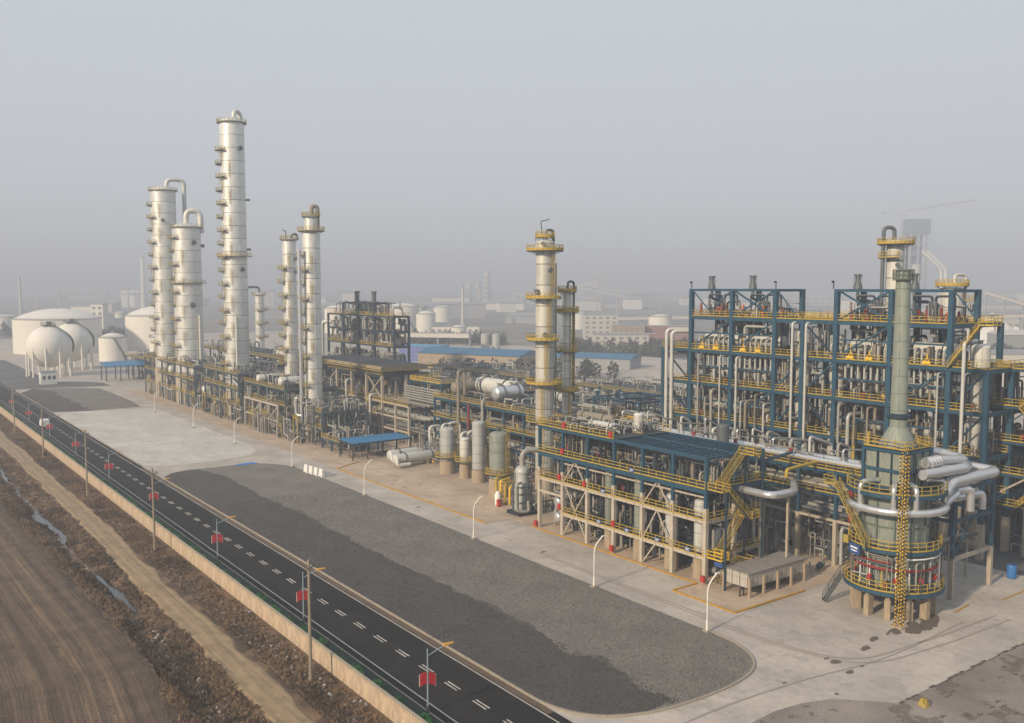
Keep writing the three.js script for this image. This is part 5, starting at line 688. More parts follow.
backFrame('dark pipe frame far behind the slim columns', 208, 230, -184, -110, 5, [5, 9], 80);
// ---------------------------------------------------------------- tall columns toward the tank farm
{
  const zig = (y0, y1, st, r, a, b) => { const out = []; let k = 0; for (let y = y0; y < y1; y += st, k++) out.push([y, k % 2 ? a[0] : b[0], k % 2 ? a[1] : b[1], 1.7, { rail: M.yellowDim, deck: M.steel }]); return out; };
  const lad = (y0, y1, st, a, b) => { const out = []; let k = 0; for (let y = y0; y < y1 - st * 0.5; y += st, k++) out.push([y, y + st, k % 2 ? a : b]); return out; };
  const A = [2.55, 3.6], B = [2.95, 4.1];
  towerColumn({ label: 'tallest silver column, standing alone with platforms down one side', group: 'tall distillation columns', x: 110.6, z: -313, h: 100.9, r: 4.1, skirt: 9, courses: 21, seg: 44, platforms: [...zig(14, 94, 4.55, 4.1, A, B), [100.8, 0, 6.29, 0.9, { rail: M.yellowDim, deck: M.steel }], [55.5, 0.6, 4.2, 1.9, { rail: M.yellow, deck: M.steel }]], ladders: lad(14, 92, 4.55, 2.2, 2.9), nozzles: [[92, 1.3, 0.6], [51, 1.35, 0.6], [75, 0.25, 0.35, 1.3], [58, 0.2, 0.35, 1.3]], pipes: [[[[0.6, 101, 0.5], [0.6, 105, 0.5], [3.6, 105, -1.6], [3.6, 100.8, -1.6]], 0.75, M.silver3], [[[-1.6, 35, 4.35], [-1.6, 4, 4.35]], 0.35, M.silver3]] });
  towerColumn({ label: 'silver column with hooped vapour pipe, farthest of the tall columns', group: 'tall distillation columns', x: 108.5, z: -390, h: 84, r: 4.9, skirt: 12, courses: 16, seg: 44, platforms: [...zig(17, 79, 5.1, 4.9, A, B), [84.2, 0, 6.29, 0.8, { rail: M.yellowDim, deck: M.steel }]], ladders: lad(17, 78, 5.1, 2.2, 2.9), nozzles: [[72, 1.9, 0.6]], pipes: [[[[1.5, 82, 0], [1.5, 89, 0], [8.2, 89, 1.2], [8.2, 22, 1.2]], 0.85, M.silver]] });
  towerColumn({ label: 'stout silver column with domed pipe bend before the hooped one', group: 'tall distillation columns', x: 109.4, z: -363, h: 67.5, r: 5.3, skirt: 12, courses: 13, seg: 44, platforms: [...zig(17, 64, 5.2, 5.3, A, B), [68, 0, 6.29, 0.8, { rail: M.yellowDim, deck: M.steel }], [46.5, 0.3, 4.1, 1.5, { rail: M.yellowDim, deck: M.steel }]], ladders: lad(17, 62, 5.2, 2.2, 2.9), nozzles: [[62, 1.4, 0.7], [38, 1.6, 0.8, 1.2], [61, 0.3, 0.6, 1.2]], pipes: [[[[0, 69, 0], [0, 74.5, 0], [5.2, 74.5, 1], [5.2, 66, 1.5]], 1.1, M.silver3], [[[2.4, 34, 5.7], [2.4, 14, 5.7]], 0.5, M.silver3]] });
  const C = [2.4, 3.6], D = [2.8, 4.1];
  towerColumn({ label: 'slender silver column, thinner of the close pair', group: 'tall distillation columns', x: 115.6, z: -277.5, h: 59.6, r: 2.1, skirt: 8, courses: 12, seg: 32, platforms: [...zig(12, 54, 4.3, 2.1, C, D), [60, 0, 6.29, 0.8, { rail: M.yellowDim, deck: M.steel }]], ladders: lad(12, 53, 4.3, 2.0, 2.8), nozzles: [[54, 0.9, 0.5], [50, 0.9, 0.5]], pipes: [[[[-1, 59, 0], [-1, 62.5, 0], [-2, 63, 0]], 0.15, M.steel], [[[0.8, 59, 0], [0.8, 61.6, 0], [2.6, 62, 0], [3.0, 60, 0]], 0.3, M.steel]] });
  towerColumn({ label: 'slender silver column with stepped head, thicker of the close pair', group: 'tall distillation columns', x: 111.2, z: -250.6, h: 65, r: 2.55, skirt: 8, courses: 13, seg: 36, radius: (y) => (y > 61 ? 1.9 : 2.55), platforms: [...zig(12, 58, 4.2, 2.55, C, D), [61.2, 0, 6.29, 2.0, { rail: M.yellow, deck: M.steel }], [65.4, 0, 6.29, 0.8, { rail: M.yellowDim, deck: M.steel }]], ladders: lad(12, 53, 4.2, 2.0, 2.8), pipes: [[[[0.3, 66, 0], [0.3, 68.4, 0], [2.0, 68.4, 0.2], [2.0, 62, 0.2]], 0.6, M.pipeWarm], [[[-4.3, 56, 1.0], [-4.3, 9, 1.0], [-4.3, 8, 1.6], [4, 6.2, 3.4], [4, 2, 3.4]], 0.5, M.bright]] });
  towerColumn({ label: 'small distant column between the tallest column and the slender pair', x: 176, z: -463, h: 41, r: 2.4, skirt: 6, courses: 8, seg: 24, platforms: [[41, 0, 6.29, 1.2, { deck: M.steel }], [33, -0.8, 2.5, 2, { deck: M.steel }], [26, -0.8, 2.5, 2, { deck: M.steel }], [19, -0.8, 2.5, 2, { deck: M.steel }]], pipes: [[[[0, 41.6, 0], [0, 45, 0], [-6.5, 45, 0], [-6.5, 12, 0]], 0.6, M.steel]] });
}
// frames and drums at their feet
const footFrame = (label, x0, x1, z0, z1, nz, ys, n, o = {}) => {
  const zs = Array.from({ length: nz + 1 }, (_, k) => lerp(z0, z1, k / nz)), t = frame({ label, xs: [x0, (x0 + x1) / 2, x1], zs, cw: 0.5, mat: o.mat || M.frameDark, split: o.split ?? 0, foot: M.frameGrey, levels: ys.map((y, k) => ({ y, rail: k === ys.length - 1 || o.rails ? 'f' : '', railMat: M.yellow, beam: 0.45 })) });
  let y0 = 0.1; for (const y of [...ys, ys[ys.length - 1] + 4]) { tangle(t, x0 + 0.5, x1 - 0.5, z0, z1, y0, y - 0.4, n, o.r || 0.34); y0 = y + 0.1; }
  return t;
};
footFrame('grey pipe frame at the feet of the two farthest tall columns', 104, 121, -408, -340, 8, [5, 10.5, 15.5], 130, { rails: true });
footFrame('grey pipe frame around the foot of the tallest column', 105.5, 124, -333, -298, 5, [5.5, 11, 16], 110, { rails: true, split: 5.4 });
footFrame('grey railed frame between the tallest column and the slender pair', 107, 124, -296, -262, 5, [4.6, 9.2, 14], 100, { split: 9.3, mat: M.frameDark, rails: true });
footFrame('grey pipe frame at the foot of the close pair', 108, 122, -258, -238, 3, [5, 9.6], 90, { split: 5, mat: M.frameDark, rails: true });
footFrame('dark rack running behind the tall columns', 132, 150, -420, -300, 10, [8, 13, 18], 60, { mat: M.blueDeep, rails: true, r: 0.45 });
for (const [x, y, z, l, r, ax, n] of [[113, 10.7, -349, 14, 2.3, 'x', 'largest silver drum at the foot of the stout column'], [108, 10.6, -371, 8, 1.5, 'x', 'silver drum with bright end below the hooped column'], [109, 5.2, -380, 7, 1.3, 'x', 'lower silver drum below the hooped column'], [110, 5.6, -336, 8, 1.4, 'x', 'silver drum between stout and tallest column'], [112, 11.1, -322, 8, 1.2, 'x', 'silver drum on the frame beside the tallest column'], [112, 14.1, -284, 10, 1.2, 'x', 'silver drum on the grey railed frame'], [112, 14.1, -268, 8, 1.4, 'x', 'second silver drum on the grey railed frame near the slender column'], [111, 9.7, -256, 6, 1.1, 'x', 'silver drum between the columns of the close pair'], [113, 5.1, -246, 7, 1.0, 'x', 'low silver drum at the foot of the close pair'], [136, 18.1, -330, 18, 1.0, 'z', 'long pipe-like drum on the dark rack behind the tallest column']]) exchanger(x, y, z, l, r, ax, n, { mat: M.silver3, cat: 'drum', name: 'horizontal_drum', lift: 0.5, saddleMat: M.steel });
for (let k = 0; k < 14; k++) pump(104.5 + (k % 3) * 1.5, -400 + k * 11.6 + rr(-2, 2), rr(-0.2, 0.2));
solo('silver_pipe', 'bright silver pipe stepping down at the foot of the close pair', 'pipe', M.bright, (g) => g.tube([[107, 12, -254], [107, 7.2, -254], [113, 7, -246], [113, 3, -244]], 0.5, 12));
solo('silver_pipe', 'bright silver pipe sloping beside the tallest column', 'pipe', M.bright, (g) => g.tube([[106, 14, -318], [106, 14, -306], [106.5, 11.5, -300], [106.5, 5, -300]], 0.55, 12));
{ // railed concrete trestle between
  const t = thing('trestle', 'pale railed trestle before the pair of slender columns', 'trestle'); for (const z of [-291, -284, -277, -270, -263]) { part(t, 'post', M.cream, (g) => g.box(105, 4.7, z, 0.5, 9.4, 0.5)); } for (const y of [4.4, 9.2]) part(t, 'rail_beam', M.cream, (g) => g.box(105, y, -277, 0.4, 0.45, 28.4)); for (const z of [-284, -270]) { part(t, 'brace', M.cream, (g) => g.bar(V(105, 4.6, z), V(105, 9, z + 7), 0.25)); }
}
{ // pale small-bore pipes and yellow frames in front of the column feet
  const t = thing('pipe_skid', 'crowded pale pipe skid along the feet of the tall columns', 'pipe rack');
  tangle(t, 103.2, 107, -406, -240, 0.05, 6.5, 190, 0.3, 1.6); tangle(t, 105, 110, -400, -240, 6, 13, 120, 0.3, 1.6);
  for (let k = 0; k < 14; k++) { const z = -402 + k * 11.8, h = rr(4, 9); part(t, 'yellow_frame', M.yellow, (g) => { g.box(103.8, h / 2, z, 0.2, h, 0.2); g.box(103.8, h / 2, z + 3, 0.2, h, 0.2); g.rail([[103.8, h - 1, z], [103.8, h - 1, z + 3]]); }); }
}
// clutter skid beside the canopy
{ const t = footFrame('low pipe skid with green valves between close pair and canopy', 107, 118, -236, -224, 2, [3.2], 46, { r: 0.3 }); }

// ---------------------------------------------------------------- tank farm
const tankThing = (x, z, r, h, label, o = {}) => {
  const t = thing('storage_tank', label, 'storage tank', o.group, [x, -1.8, z]), dome = o.dome ?? r * 0.22, m = o.mat || M.tank; const n = 6;
  for (let k = 0; k < n; k++) part(t, 'shell_course', m, (g) => g.lathe([[r, h * k / n], [r, h * (k + 1) / n - 0.04]], V(0, 0, 0), V(0, 1, 0), 48));
  part(t, 'roof', m, (g) => { const p = [[r + 0.15, h]]; for (let k = 1; k <= 7; k++) { const q = k / 7; p.push([r * (1 - q), h + dome * (1 - (1 - q) ** 2)]); } g.lathe(p, V(0, 0, 0), V(0, 1, 0), 48); });
  part(t, 'top_rail', M.steel, (g) => { const q = []; for (let k = 0; k <= 40; k++) q.push(V(Math.cos(k / 40 * 6.283) * (r + 0.05), h + 0.1, Math.sin(k / 40 * 6.283) * (r + 0.05))); g.rail(q, 1.2, false, 4); }); part(t, 'wind_girder', M.wallGrey, (g) => g.lathe([[r, h - 0.2], [r + 0.35, h - 0.2], [r + 0.35, h], [r, h]], V(0, 0, 0), V(0, 1, 0), 48));
  if (o.stair) part(t, 'spiral_stair', M.pipeDark, (g) => { for (let k = 0; k < 26; k++) { const a = o.stair + k * 0.045, b = o.stair + (k + 1) * 0.045, P = (q, y) => V(Math.cos(q) * (r + 0.6), y, Math.sin(q) * (r + 0.6)); g.bar(P(a, h * k / 26), P(b, h * (k + 1) / 26), 0.9, 0.3); g.bar(P(a, h * k / 26 + 1.1), P(b, h * (k + 1) / 26 + 1.1), 0.12, 0.12); } });
  if (o.vent !== false) part(t, 'vent', M.wallGrey, (g) => g.cyl(V(0, h + dome - 0.1, 0), V(0, h + dome + 1.2, 0), 0.5, 0.7, 10));
  return t;
};
tankThing(121, -700, 28, 25, 'huge white domed tank behind the spherical tank', { dome: 7, group: 'white storage tanks' });
tankThing(190, -700, 24, 26, 'white domed tank partly behind the hooped column', { dome: 7, group: 'white storage tanks' });
tankThing(132, -590, 8, 16.5, 'smaller white tank with spiral stair between the sphere and the columns', { dome: 2.5, stair: 0.6, group: 'white storage tanks' });
tankThing(155, -565, 8, 17, 'smaller white tank just beside the hooped column', { dome: 2, group: 'white storage tanks' });
{ // sphere on legs
  const mk = (x, z, label) => { const t = thing('sphere_tank', label, 'sphere tank', 'spherical tanks', [x, -1.8, z]), r = 10.6, yc = 16.6, m = M.tank; for (let k = 0; k < 5; k++) part(t, 'shell_course', m, (g) => { const p = []; for (let q = 0; q <= 5; q++) { const a = -PI / 2 + PI * (k + q / 5) / 5; p.push([r * Math.cos(a), yc + r * Math.sin(a)]); } g.lathe(p, V(0, 0, 0), V(0, 1, 0), 40); }); for (let k = 0; k < 10; k++) { const a = k / 10 * 6.283; part(t, 'leg', M.tank, (g) => g.cyl(V(Math.cos(a) * r * 0.99, 0, Math.sin(a) * r * 0.99), V(Math.cos(a) * r * 0.97, yc, Math.sin(a) * r * 0.97), 0.5, 0.5, 8)); } part(t, 'top_platform', M.greenDark, (g) => { g.box(0, yc + r + 0.2, 0, 6, 0.2, 6); g.rail([[-3, yc + r + 0.3, -3], [3, yc + r + 0.3, -3], [3, yc + r + 0.3, 3], [-3, yc + r + 0.3, 3]], 1.6, true); g.box(0.5, yc + r + 1.2, 0, 2.4, 2, 2); }); part(t, 'stair', M.pipeDark, (g) => { for (let k = 0; k < 22; k++) { const P = (q) => { const el = 1.5 - q * 1.9, az = 1.1 - q * 1.3; return V(Math.cos(el) * Math.cos(az) * (r + 0.7), yc + Math.sin(el) * (r + 0.7), Math.cos(el) * Math.sin(az) * (r + 0.7)); }; g.bar(P(k / 22), P((k + 1) / 22), 1.0, 0.35); } }); return t; };
  mk(84, -512, 'spherical white tank in front, on legs before the domed tank'); mk(101, -547, 'second spherical white tank half hidden behind the first');
}
{ const t = thing('gatehouse', 'small white gatehouse by the crossing before the spherical tanks', 'building', null, [76, 0, -469]); t.scale.set(0.75, 1.05, 0.75); part(t, 'wall', M.white, (g) => g.box(0, 2.8, 0, 9, 5.6, 6)); part(t, 'roof', M.wallGrey, (g) => g.box(0, 5.75, 0, 9.8, 0.3, 6.8)); for (const x of [-2.6, 0.4, 3]) part(t, 'window', M.glassDark, (g) => g.box(x, 3, 3.02, 1.6, 1.6, 0.1)); part(t, 'door', M.wallGrey, (g) => g.box(-4.52, 1.5, 0.5, 0.1, 2.9, 1.5)); }
{ const t = thing('pipe_shed', 'low blue roofed shed beyond the gatehouse', 'shed', null, [110, 0, -470]); part(t, 'roof', M.roofBlue, (g) => g.hex([V(-10, 7, 6), V(10, 7, 6), V(10, 8.4, -6), V(-10, 8.4, -6), V(-10, 7.3, 6), V(10, 7.3, 6), V(10, 8.7, -6), V(-10, 8.7, -6)])); for (const x of [-9.5, -3, 3, 9.5]) for (const z of [-5, 5.4]) part(t, 'post', M.steel, (g) => g.box(x, 3.6, z, 0.5, 7.2, 0.5)); }
footFrame('low grey pipe rack between the sheds and the smaller white tanks', 118, 130, -500, -425, 6, [6, 10], 40, { mat: M.steel, r: 0.5 });
// ---------------------------------------------------------------- road lamps with red flag boxes
{
  const where = ['first along the road by the rounded yard end', 'next along, beside the nearest concrete pole', 'third along the road', 'fourth along the road', 'fifth along the road', 'sixth along the road', 'seventh along the road, before the white truck', 'eighth along the road', 'ninth along the road'];
  for (let k = 0; k < 9; k++) {
    const t = thing('street_lamp', 'street lamp with two red flag boxes, ' + where[k], 'street lamp', 'street lamps along the road', [47.85, 0, [-80.3, -112.4, -147, -184.6, -222, -259, -296, -333, -370][k]]);
    part(t, 'pole', M.lampArm, (g) => g.cyl(V(0, 0.05, 0), V(0, 7.2, 0), 0.11, 0.07, 10)); part(t, 'pole_foot', M.steel, (g) => { g.cyl(V(0, 0, 0), V(0, 1.1, 0), 0.17, 0.15, 10); g.box(0, 0.08, 0, 0.5, 0.12, 0.5); });
    part(t, 'arm', M.lampArm, (g) => g.tube([[0, 6.4, 0], [1.4, 6.9, 0], [2.6, 7.1, 0]], 0.06, 6)); part(t, 'lamp_head', M.lampHead, (g) => g.hex([V(2.0, 7.05, 0.22), V(3.2, 7.12, 0.16), V(3.2, 7.12, -0.16), V(2.0, 7.05, -0.22), V(2.0, 7.25, 0.18), V(3.2, 7.22, 0.12), V(3.2, 7.22, -0.12), V(2.0, 7.25, -0.18)]));
    for (const s of [-1, 1]) { // waving flag-shaped light boxes either side of the pole
      const fl = part(t, 'flag_box', M.flagRed, (g) => { const n = 6, W = (u) => 0.13 * Math.sin(u * 5.2); for (let q = 0; q < n; q++) { const a = 0.1 + 0.72 * q / n, b = 0.1 + 0.72 * (q + 1) / n, f = (x, y, d) => V(s * x * 0.9, y + W(x), d + s * x * 0.42); const c = s > 0 ? [f(a, 3.3, 0.07), f(b, 3.3, 0.07), f(b, 3.3, -0.07), f(a, 3.3, -0.07), f(a, 4.55, 0.07), f(b, 4.55, 0.07), f(b, 4.55, -0.07), f(a, 4.55, -0.07)] : [f(b, 3.3, 0.07), f(a, 3.3, 0.07), f(a, 3.3, -0.07), f(b, 3.3, -0.07), f(b, 4.55, 0.07), f(a, 4.55, 0.07), f(a, 4.55, -0.07), f(b, 4.55, -0.07)]; g.hex(c); } });
      part(fl, 'flag_rim', M.flagEdge, (g) => { const x = s * 0.82 * 0.9, z = s * 0.82 * 0.42, y = 0.13 * Math.sin(0.82 * 5.2); g.bar(V(x, 3.28 + y, z), V(x, 4.57 + y, z), 0.05, 0.16); });
    }
  }
}
{ // concrete utility poles
  const zz = [-95.1, -159.4, -212.3, -265.4, -315]; const n = ['nearest the camera, by the second street lamp', 'second along the dirt track', 'third along the dirt track', 'fourth along the dirt track', 'fifth along the dirt track'];
  zz.forEach((z, k) => { const t = thing('utility_pole', 'tall grey concrete utility pole, ' + n[k].replace('nearest the camera', 'first along the dirt track'), 'utility pole', 'utility poles along the dirt track', [41.2, vergeY(41.2, z) - 0.1, z]); part(t, 'pole', M.poleConcrete, (g) => g.cyl(V(0, 0, 0), V(0, 14.3, 0), 0.22, 0.15, 12)); part(t, 'crossarm', M.poleConcrete, (g) => g.box(0.2, 13.4, 0, 1.6, 0.14, 0.14, 0.3)); part(t, 'bracket', M.steel, (g) => { g.box(0.1, 9.2, 0, 0.9, 0.12, 0.12); g.cyl(V(0.6, 13.45, 0), V(0.6, 13.75, 0), 0.06, 0.06, 6); g.cyl(V(-0.4, 13.45, 0), V(-0.4, 13.75, 0), 0.06, 0.06, 6); }); if (k === 3) part(t, 'meter_box', M.dark, (g) => g.box(0.35, 1.2, 0, 0.8, 0.9, 0.6)); });
}
{ // white works lamps along the far side of the yard
  const zz = [-78.8, -101.1, -133.6, -176, -215.3, -257, -295, -340]; const n = ['beside the grey water box', 'before the first blue bays', 'before the domed pot skid', 'before the low exchangers', 'at the gravel yard far corner', 'before the slender columns', 'before the tallest column', 'before the farthest columns'];
  zz.forEach((z, k) => { const t = thing('works_lamp', 'white bent-arm lamp post ' + n[k], 'street lamp', 'white lamp posts along the works road', [89.4, 0, z]); part(t, 'footing', M.kerb, (g) => g.box(0, 0.12, 0, 0.9, 0.24, 0.9)); part(t, 'post_base', M.lampWhite, (g) => g.cyl(V(0, 0.2, 0), V(0, 1.5, 0), 0.2, 0.17, 12)); part(t, 'post', M.lampWhite, (g) => g.tube([[0, 1.4, 0], [0, 6.2, 0], [1.5, 7.5, 0.1]], 0.11, 10, 9)); part(t, 'lamp_head', M.lampWhite, (g) => g.box(1.75, 7.55, 0.1, 0.7, 0.12, 0.3)); });
}
// ---------------------------------------------------------------- shrubs behind the wall
{
  const leafClump = (seed) => { const g = new GB(), q = rng(seed); for (let k = 0; k < 130; k++) { const a = q() * 6.283, e = Math.acos(q()), r = 0.3 + q() * 0.42, c = V(Math.cos(a) * Math.sin(e) * r * 0.9, 0.12 + Math.cos(e) * r * 0.8, Math.sin(a) * Math.sin(e) * r * 1.5), s = 0.09 + q() * 0.09, u = V(q() - 0.5, q() - 0.5, q() - 0.5).normalize(), w = u.clone().cross(V(q() - 0.5, q() + 0.2, q() - 0.5)).normalize(); const A = c.clone().addScaledVector(u, s), B = c.clone().addScaledVector(w, s * 0.6), C = c.clone().addScaledVector(u, -s), D = c.clone().addScaledVector(w, -s * 0.6); g.quad(A, B, C, D); } return g.geometry(); };
  const geos = [1, 2, 3, 4].map((k) => leafClump(k * 77)), mats = [std(0x4a8a3a, 0.9, 0, { side: THREE.DoubleSide }), std(0x3a7034, 0.9, 0, { side: THREE.DoubleSide }), std(0x5a8f40, 0.9, 0, { side: THREE.DoubleSide })];
  for (let k = 0; k < 70; k++) { const z = -64 - k * 5.05 + rr(-0.5, 0.5), t = thing('shrub', 'small clipped green shrub in the row behind the boundary wall', 'shrub', 'clipped shrubs behind the boundary wall', [46.5 + rr(-0.3, 0.4), 0.02, z]); const s = rr(1.15, 1.6); t.scale.set(s, s * 0.9, s * rr(0.75, 1.0)); t.rotation.y = rr(-0.3, 0.3); const m = new THREE.Mesh(geos[k % 4], mats[k % 3]); m.name = 'foliage'; m.castShadow = m.receiveShadow = true; t.add(m); part(t, 'stem', M.rust, (g) => g.cyl(V(0, 0, 0), V(0, 0.35, 0), 0.05, 0.04, 6)); }
}
{ // white truck far down the road
  const t = thing('truck', 'small white truck far down the asphalt road', 'truck', null, [50.6, 0.02, -322]); part(t, 'cargo_box', M.white, (g) => g.box(0, 1.85, 0.4, 2.1, 2.0, 3.8)); part(t, 'cab', M.signWhite, (g) => g.hex([V(-1, 0.5, -1.6), V(1, 0.5, -1.6), V(1, 0.5, -3.4), V(-1, 0.5, -3.4), V(-0.95, 2.3, -1.7), V(0.95, 2.3, -1.7), V(0.9, 2.3, -2.9), V(-0.9, 2.3, -2.9)])); part(t, 'chassis', M.dark, (g) => g.box(0, 0.65, -0.4, 1.8, 0.3, 5)); for (const x of [-0.95, 0.95]) for (const z of [1.4, -2.3]) part(t, 'wheel', M.black, (g) => g.cyl(V(x - 0.14, 0.45, z), V(x + 0.14, 0.45, z), 0.45, 0.45, 14)); part(t, 'windscreen', M.glassDark, (g) => g.quad(V(-0.85, 1.4, -3.22), V(0.85, 1.4, -3.22), V(0.82, 2.2, -2.98), V(-0.82, 2.2, -2.98))); for (const x of [-0.85, 0.85]) part(t, 'tail_light', M.red, (g) => g.box(x, 0.8, 2.32, 0.2, 0.25, 0.06));
}
{ // yellow scrap on the rough ground
  const t = thing('tarp_bundle', 'yellow torn tarpaulin bundle on the rough ground near the heater', 'bundle', null, [92.1, 0.04, -50.6]); const q = rng(99);
  for (let k = 0; k < 9; k++) part(t, 'fold', M.yellowDim, (g) => { const a = q() * 6.28, r = q() * 0.6, x = Math.cos(a) * r, z = Math.sin(a) * r * 0.7, h = 0.3 + q() * 0.7; g.hex([V(x - 0.4, 0, z + 0.3), V(x + 0.35, 0, z + 0.25), V(x + 0.4, 0, z - 0.3), V(x - 0.3, 0, z - 0.35), V(x - 0.15, h, z + 0.1), V(x + 0.18, h * 0.9, z + 0.12), V(x + 0.1, h, z - 0.1), V(x - 0.12, h * 0.8, z - 0.14)]); });
}
// ---------------------------------------------------------------- dry weeds, rubble
function scatter(name, geo, mat, list, label, category) { const m = new THREE.InstancedMesh(geo, mat, list.length); m.name = numbered(name); m.userData = { kind: 'stuff', label, category }; m.castShadow = m.receiveShadow = true; const M4 = new THREE.Matrix4(), Q = new THREE.Quaternion(), E = new THREE.Euler(), C = new THREE.Color(); list.forEach((p, k) => { E.set(p.tx || 0, p.ry, p.tz || 0); Q.setFromEuler(E); M4.compose(V(p.x, p.y, p.z), Q, V(p.s, p.s * (p.h || 1), p.s)); m.setMatrixAt(k, M4); if (p.c) m.setColorAt(k, C.setRGB(...p.c)); }); scene.add(m); return m; }
{
  const tuft = (seed, n, h) => { const g = new GB(), q = rng(seed); for (let k = 0; k < n; k++) { const a = q() * 6.283, r = q() * 0.22, lean = 0.1 + q() * 0.45, b = V(Math.cos(a) * r, 0, Math.sin(a) * r), l = h * (0.5 + q() * 0.6), tp = b.clone().add(V(Math.cos(a) * lean * l, l, Math.sin(a) * lean * l)), w = 0.035 + q() * 0.03, s = V(-Math.sin(a + 1) * w, 0, Math.cos(a + 1) * w); const md = b.clone().lerp(tp, 0.6).add(V(0, l * 0.06, 0)); g.quad(b.clone().sub(s), b.clone().add(s), md.clone().add(s), md.clone().sub(s)); g.quad(md.clone().sub(s), md.clone().add(s), tp.clone().addScaledVector(s, 0.3), tp.clone().addScaledVector(s, -0.3)); } return g.geometry(); };
  const wm = new THREE.MeshStandardMaterial({ color: 0xffffff, roughness: 0.98, side: THREE.DoubleSide }); const lists = [[], [], []]; let tries = 0;
  while (tries++ < 150000) {
    const z = -62 - 330 * R() ** 1.7, x = rr(25, 43.9), e = edgeX(z), d = Math.abs(x - ditchX(z)); if (x < e - 0.3) continue; if (x > 34.2 && x < 38.9) { continue; }
    const cl = fbm(x * 0.35, z * 0.22, 301, 4), near = x > 39 ? 0.5 : d < 3.5 ? 0.47 : 0.54; if (cl < near && R() > 0.2) continue; if (z < -130 && d < 0.5) continue; if (x > 43.2) continue;
    const dark = fbm(x * 0.2, z * 0.1, 305, 3) + (d < 2.0 ? 0.14 : -0.06) + (R() - 0.5) * 0.2 > 0.53, t = R(), c = dark ? [lerp(0.08, 0.15, t), lerp(0.06, 0.105, t), lerp(0.042, 0.07, t)] : [lerp(0.15, 0.25, t), lerp(0.105, 0.17, t), lerp(0.062, 0.1, t)];
    lists[tries % 3].push({ x, y: vergeY(x, z) - 0.06, z, ry: R() * 6.28, s: rr(0.3, 0.85), h: rr(0.4, 0.9) * (x > 39 ? 0.8 : 1), c });
  }
  lists.forEach((l, k) => scatter('dry_weeds', tuft(k + 5, 11, 0.85), wm, l, ['dry brown weeds on the ditch banks beside the dirt track', 'withered dark grass tufts scattered along ditch and wall', 'pale straw weeds mixed along the track edges'][k], 'weeds'));
  const rock = (seed) => { const g = new THREE.IcosahedronGeometry(0.2, 1), p = g.attributes.position, q = rng(seed); const mv = new Map(); for (let k = 0; k < p.count; k++) { const key = [p.getX(k), p.getY(k), p.getZ(k)].map((v) => v.toFixed(3)).join(); if (!mv.has(key)) mv.set(key, 0.65 + q() * 0.6); const f = mv.get(key); p.setXYZ(k, p.getX(k) * f, p.getY(k) * f * 0.7, p.getZ(k) * f); } g.computeVertexNormals(); return g; };
  const rocks = []; for (let k = 0; k < 1500; k++) { const z = k < 1100 ? -62 - 62 * R() : -124 - 150 * R(), x = R() < 0.72 ? ditchX(z) + rr(-2, 2.4) * R() : rr(39.5, 43.6), t = rr(0.1, 0.4); if (fbm(x * 0.5, z * 0.3, 401, 3) < 0.44 && k % 5) continue; rocks.push({ x, y: vergeY(x, z) + 0.02, z, ry: R() * 6.28, tx: R() * 2, s: rr(0.4, 1.15) ** 1.3, c: [t, t * 0.97, t * 0.92] }); }
  scatter('rubble', rock(3), new THREE.MeshStandardMaterial({ color: 0xffffff, roughness: 0.95 }), rocks, 'pale rubble stones lying in the ditch and below the wall', 'rubble');
  const clods = []; for (let k = 0; k < 9000; k++) { const z = -62 - 170 * R() ** 1.4, x = edgeX(z) - 22 * R() ** 1.3, t = rr(0.08, 0.17); clods.push({ x, y: 0.03, z, ry: R() * 6.28, tx: R() * 2, s: rr(0.15, 0.45), c: [t * 1.15, t * 0.95, t * 0.8] }); }
  scatter('soil_clods', rock(8), new THREE.MeshStandardMaterial({ color: 0xffffff, roughness: 0.97 }), clods, 'brown clods scattered over the tilled field', 'clods');
  const insideYard = (x, z) => { const s = (x - 74.5) * 1.04 + 74.5, w = z + 0.5; let c = false; for (let i = 0, j = nearYard.length - 1; i < nearYard.length; j = i++) { const [a, b] = nearYard[i], [d, e] = nearYard[j]; if ((b > w) !== (e > w) && s < (d - a) * (w - b) / (e - b) + a) c = !c; } return c; };
  const chips = []; for (let k = 0; k < 26000; k++) { const z = -66 - 120 * R() ** 1.3, x = rr(59.6, 89.6); if (z > -80 && !insideYard(x, z)) continue; const dk = x < 71.5, t = dk ? rr(0.035, 0.09) : rr(0.09, 0.2); chips.push({ x, y: 0.075, z, ry: R() * 6.28, tx: R() * 2, s: rr(0.2, 0.6), c: [t, t * 0.97, t * 0.92] }); }
  scatter('gravel_stones', rock(12), new THREE.MeshStandardMaterial({ color: 0xffffff, roughness: 0.95 }), chips, 'loose grey stones over the gravel yard', 'gravel');
}
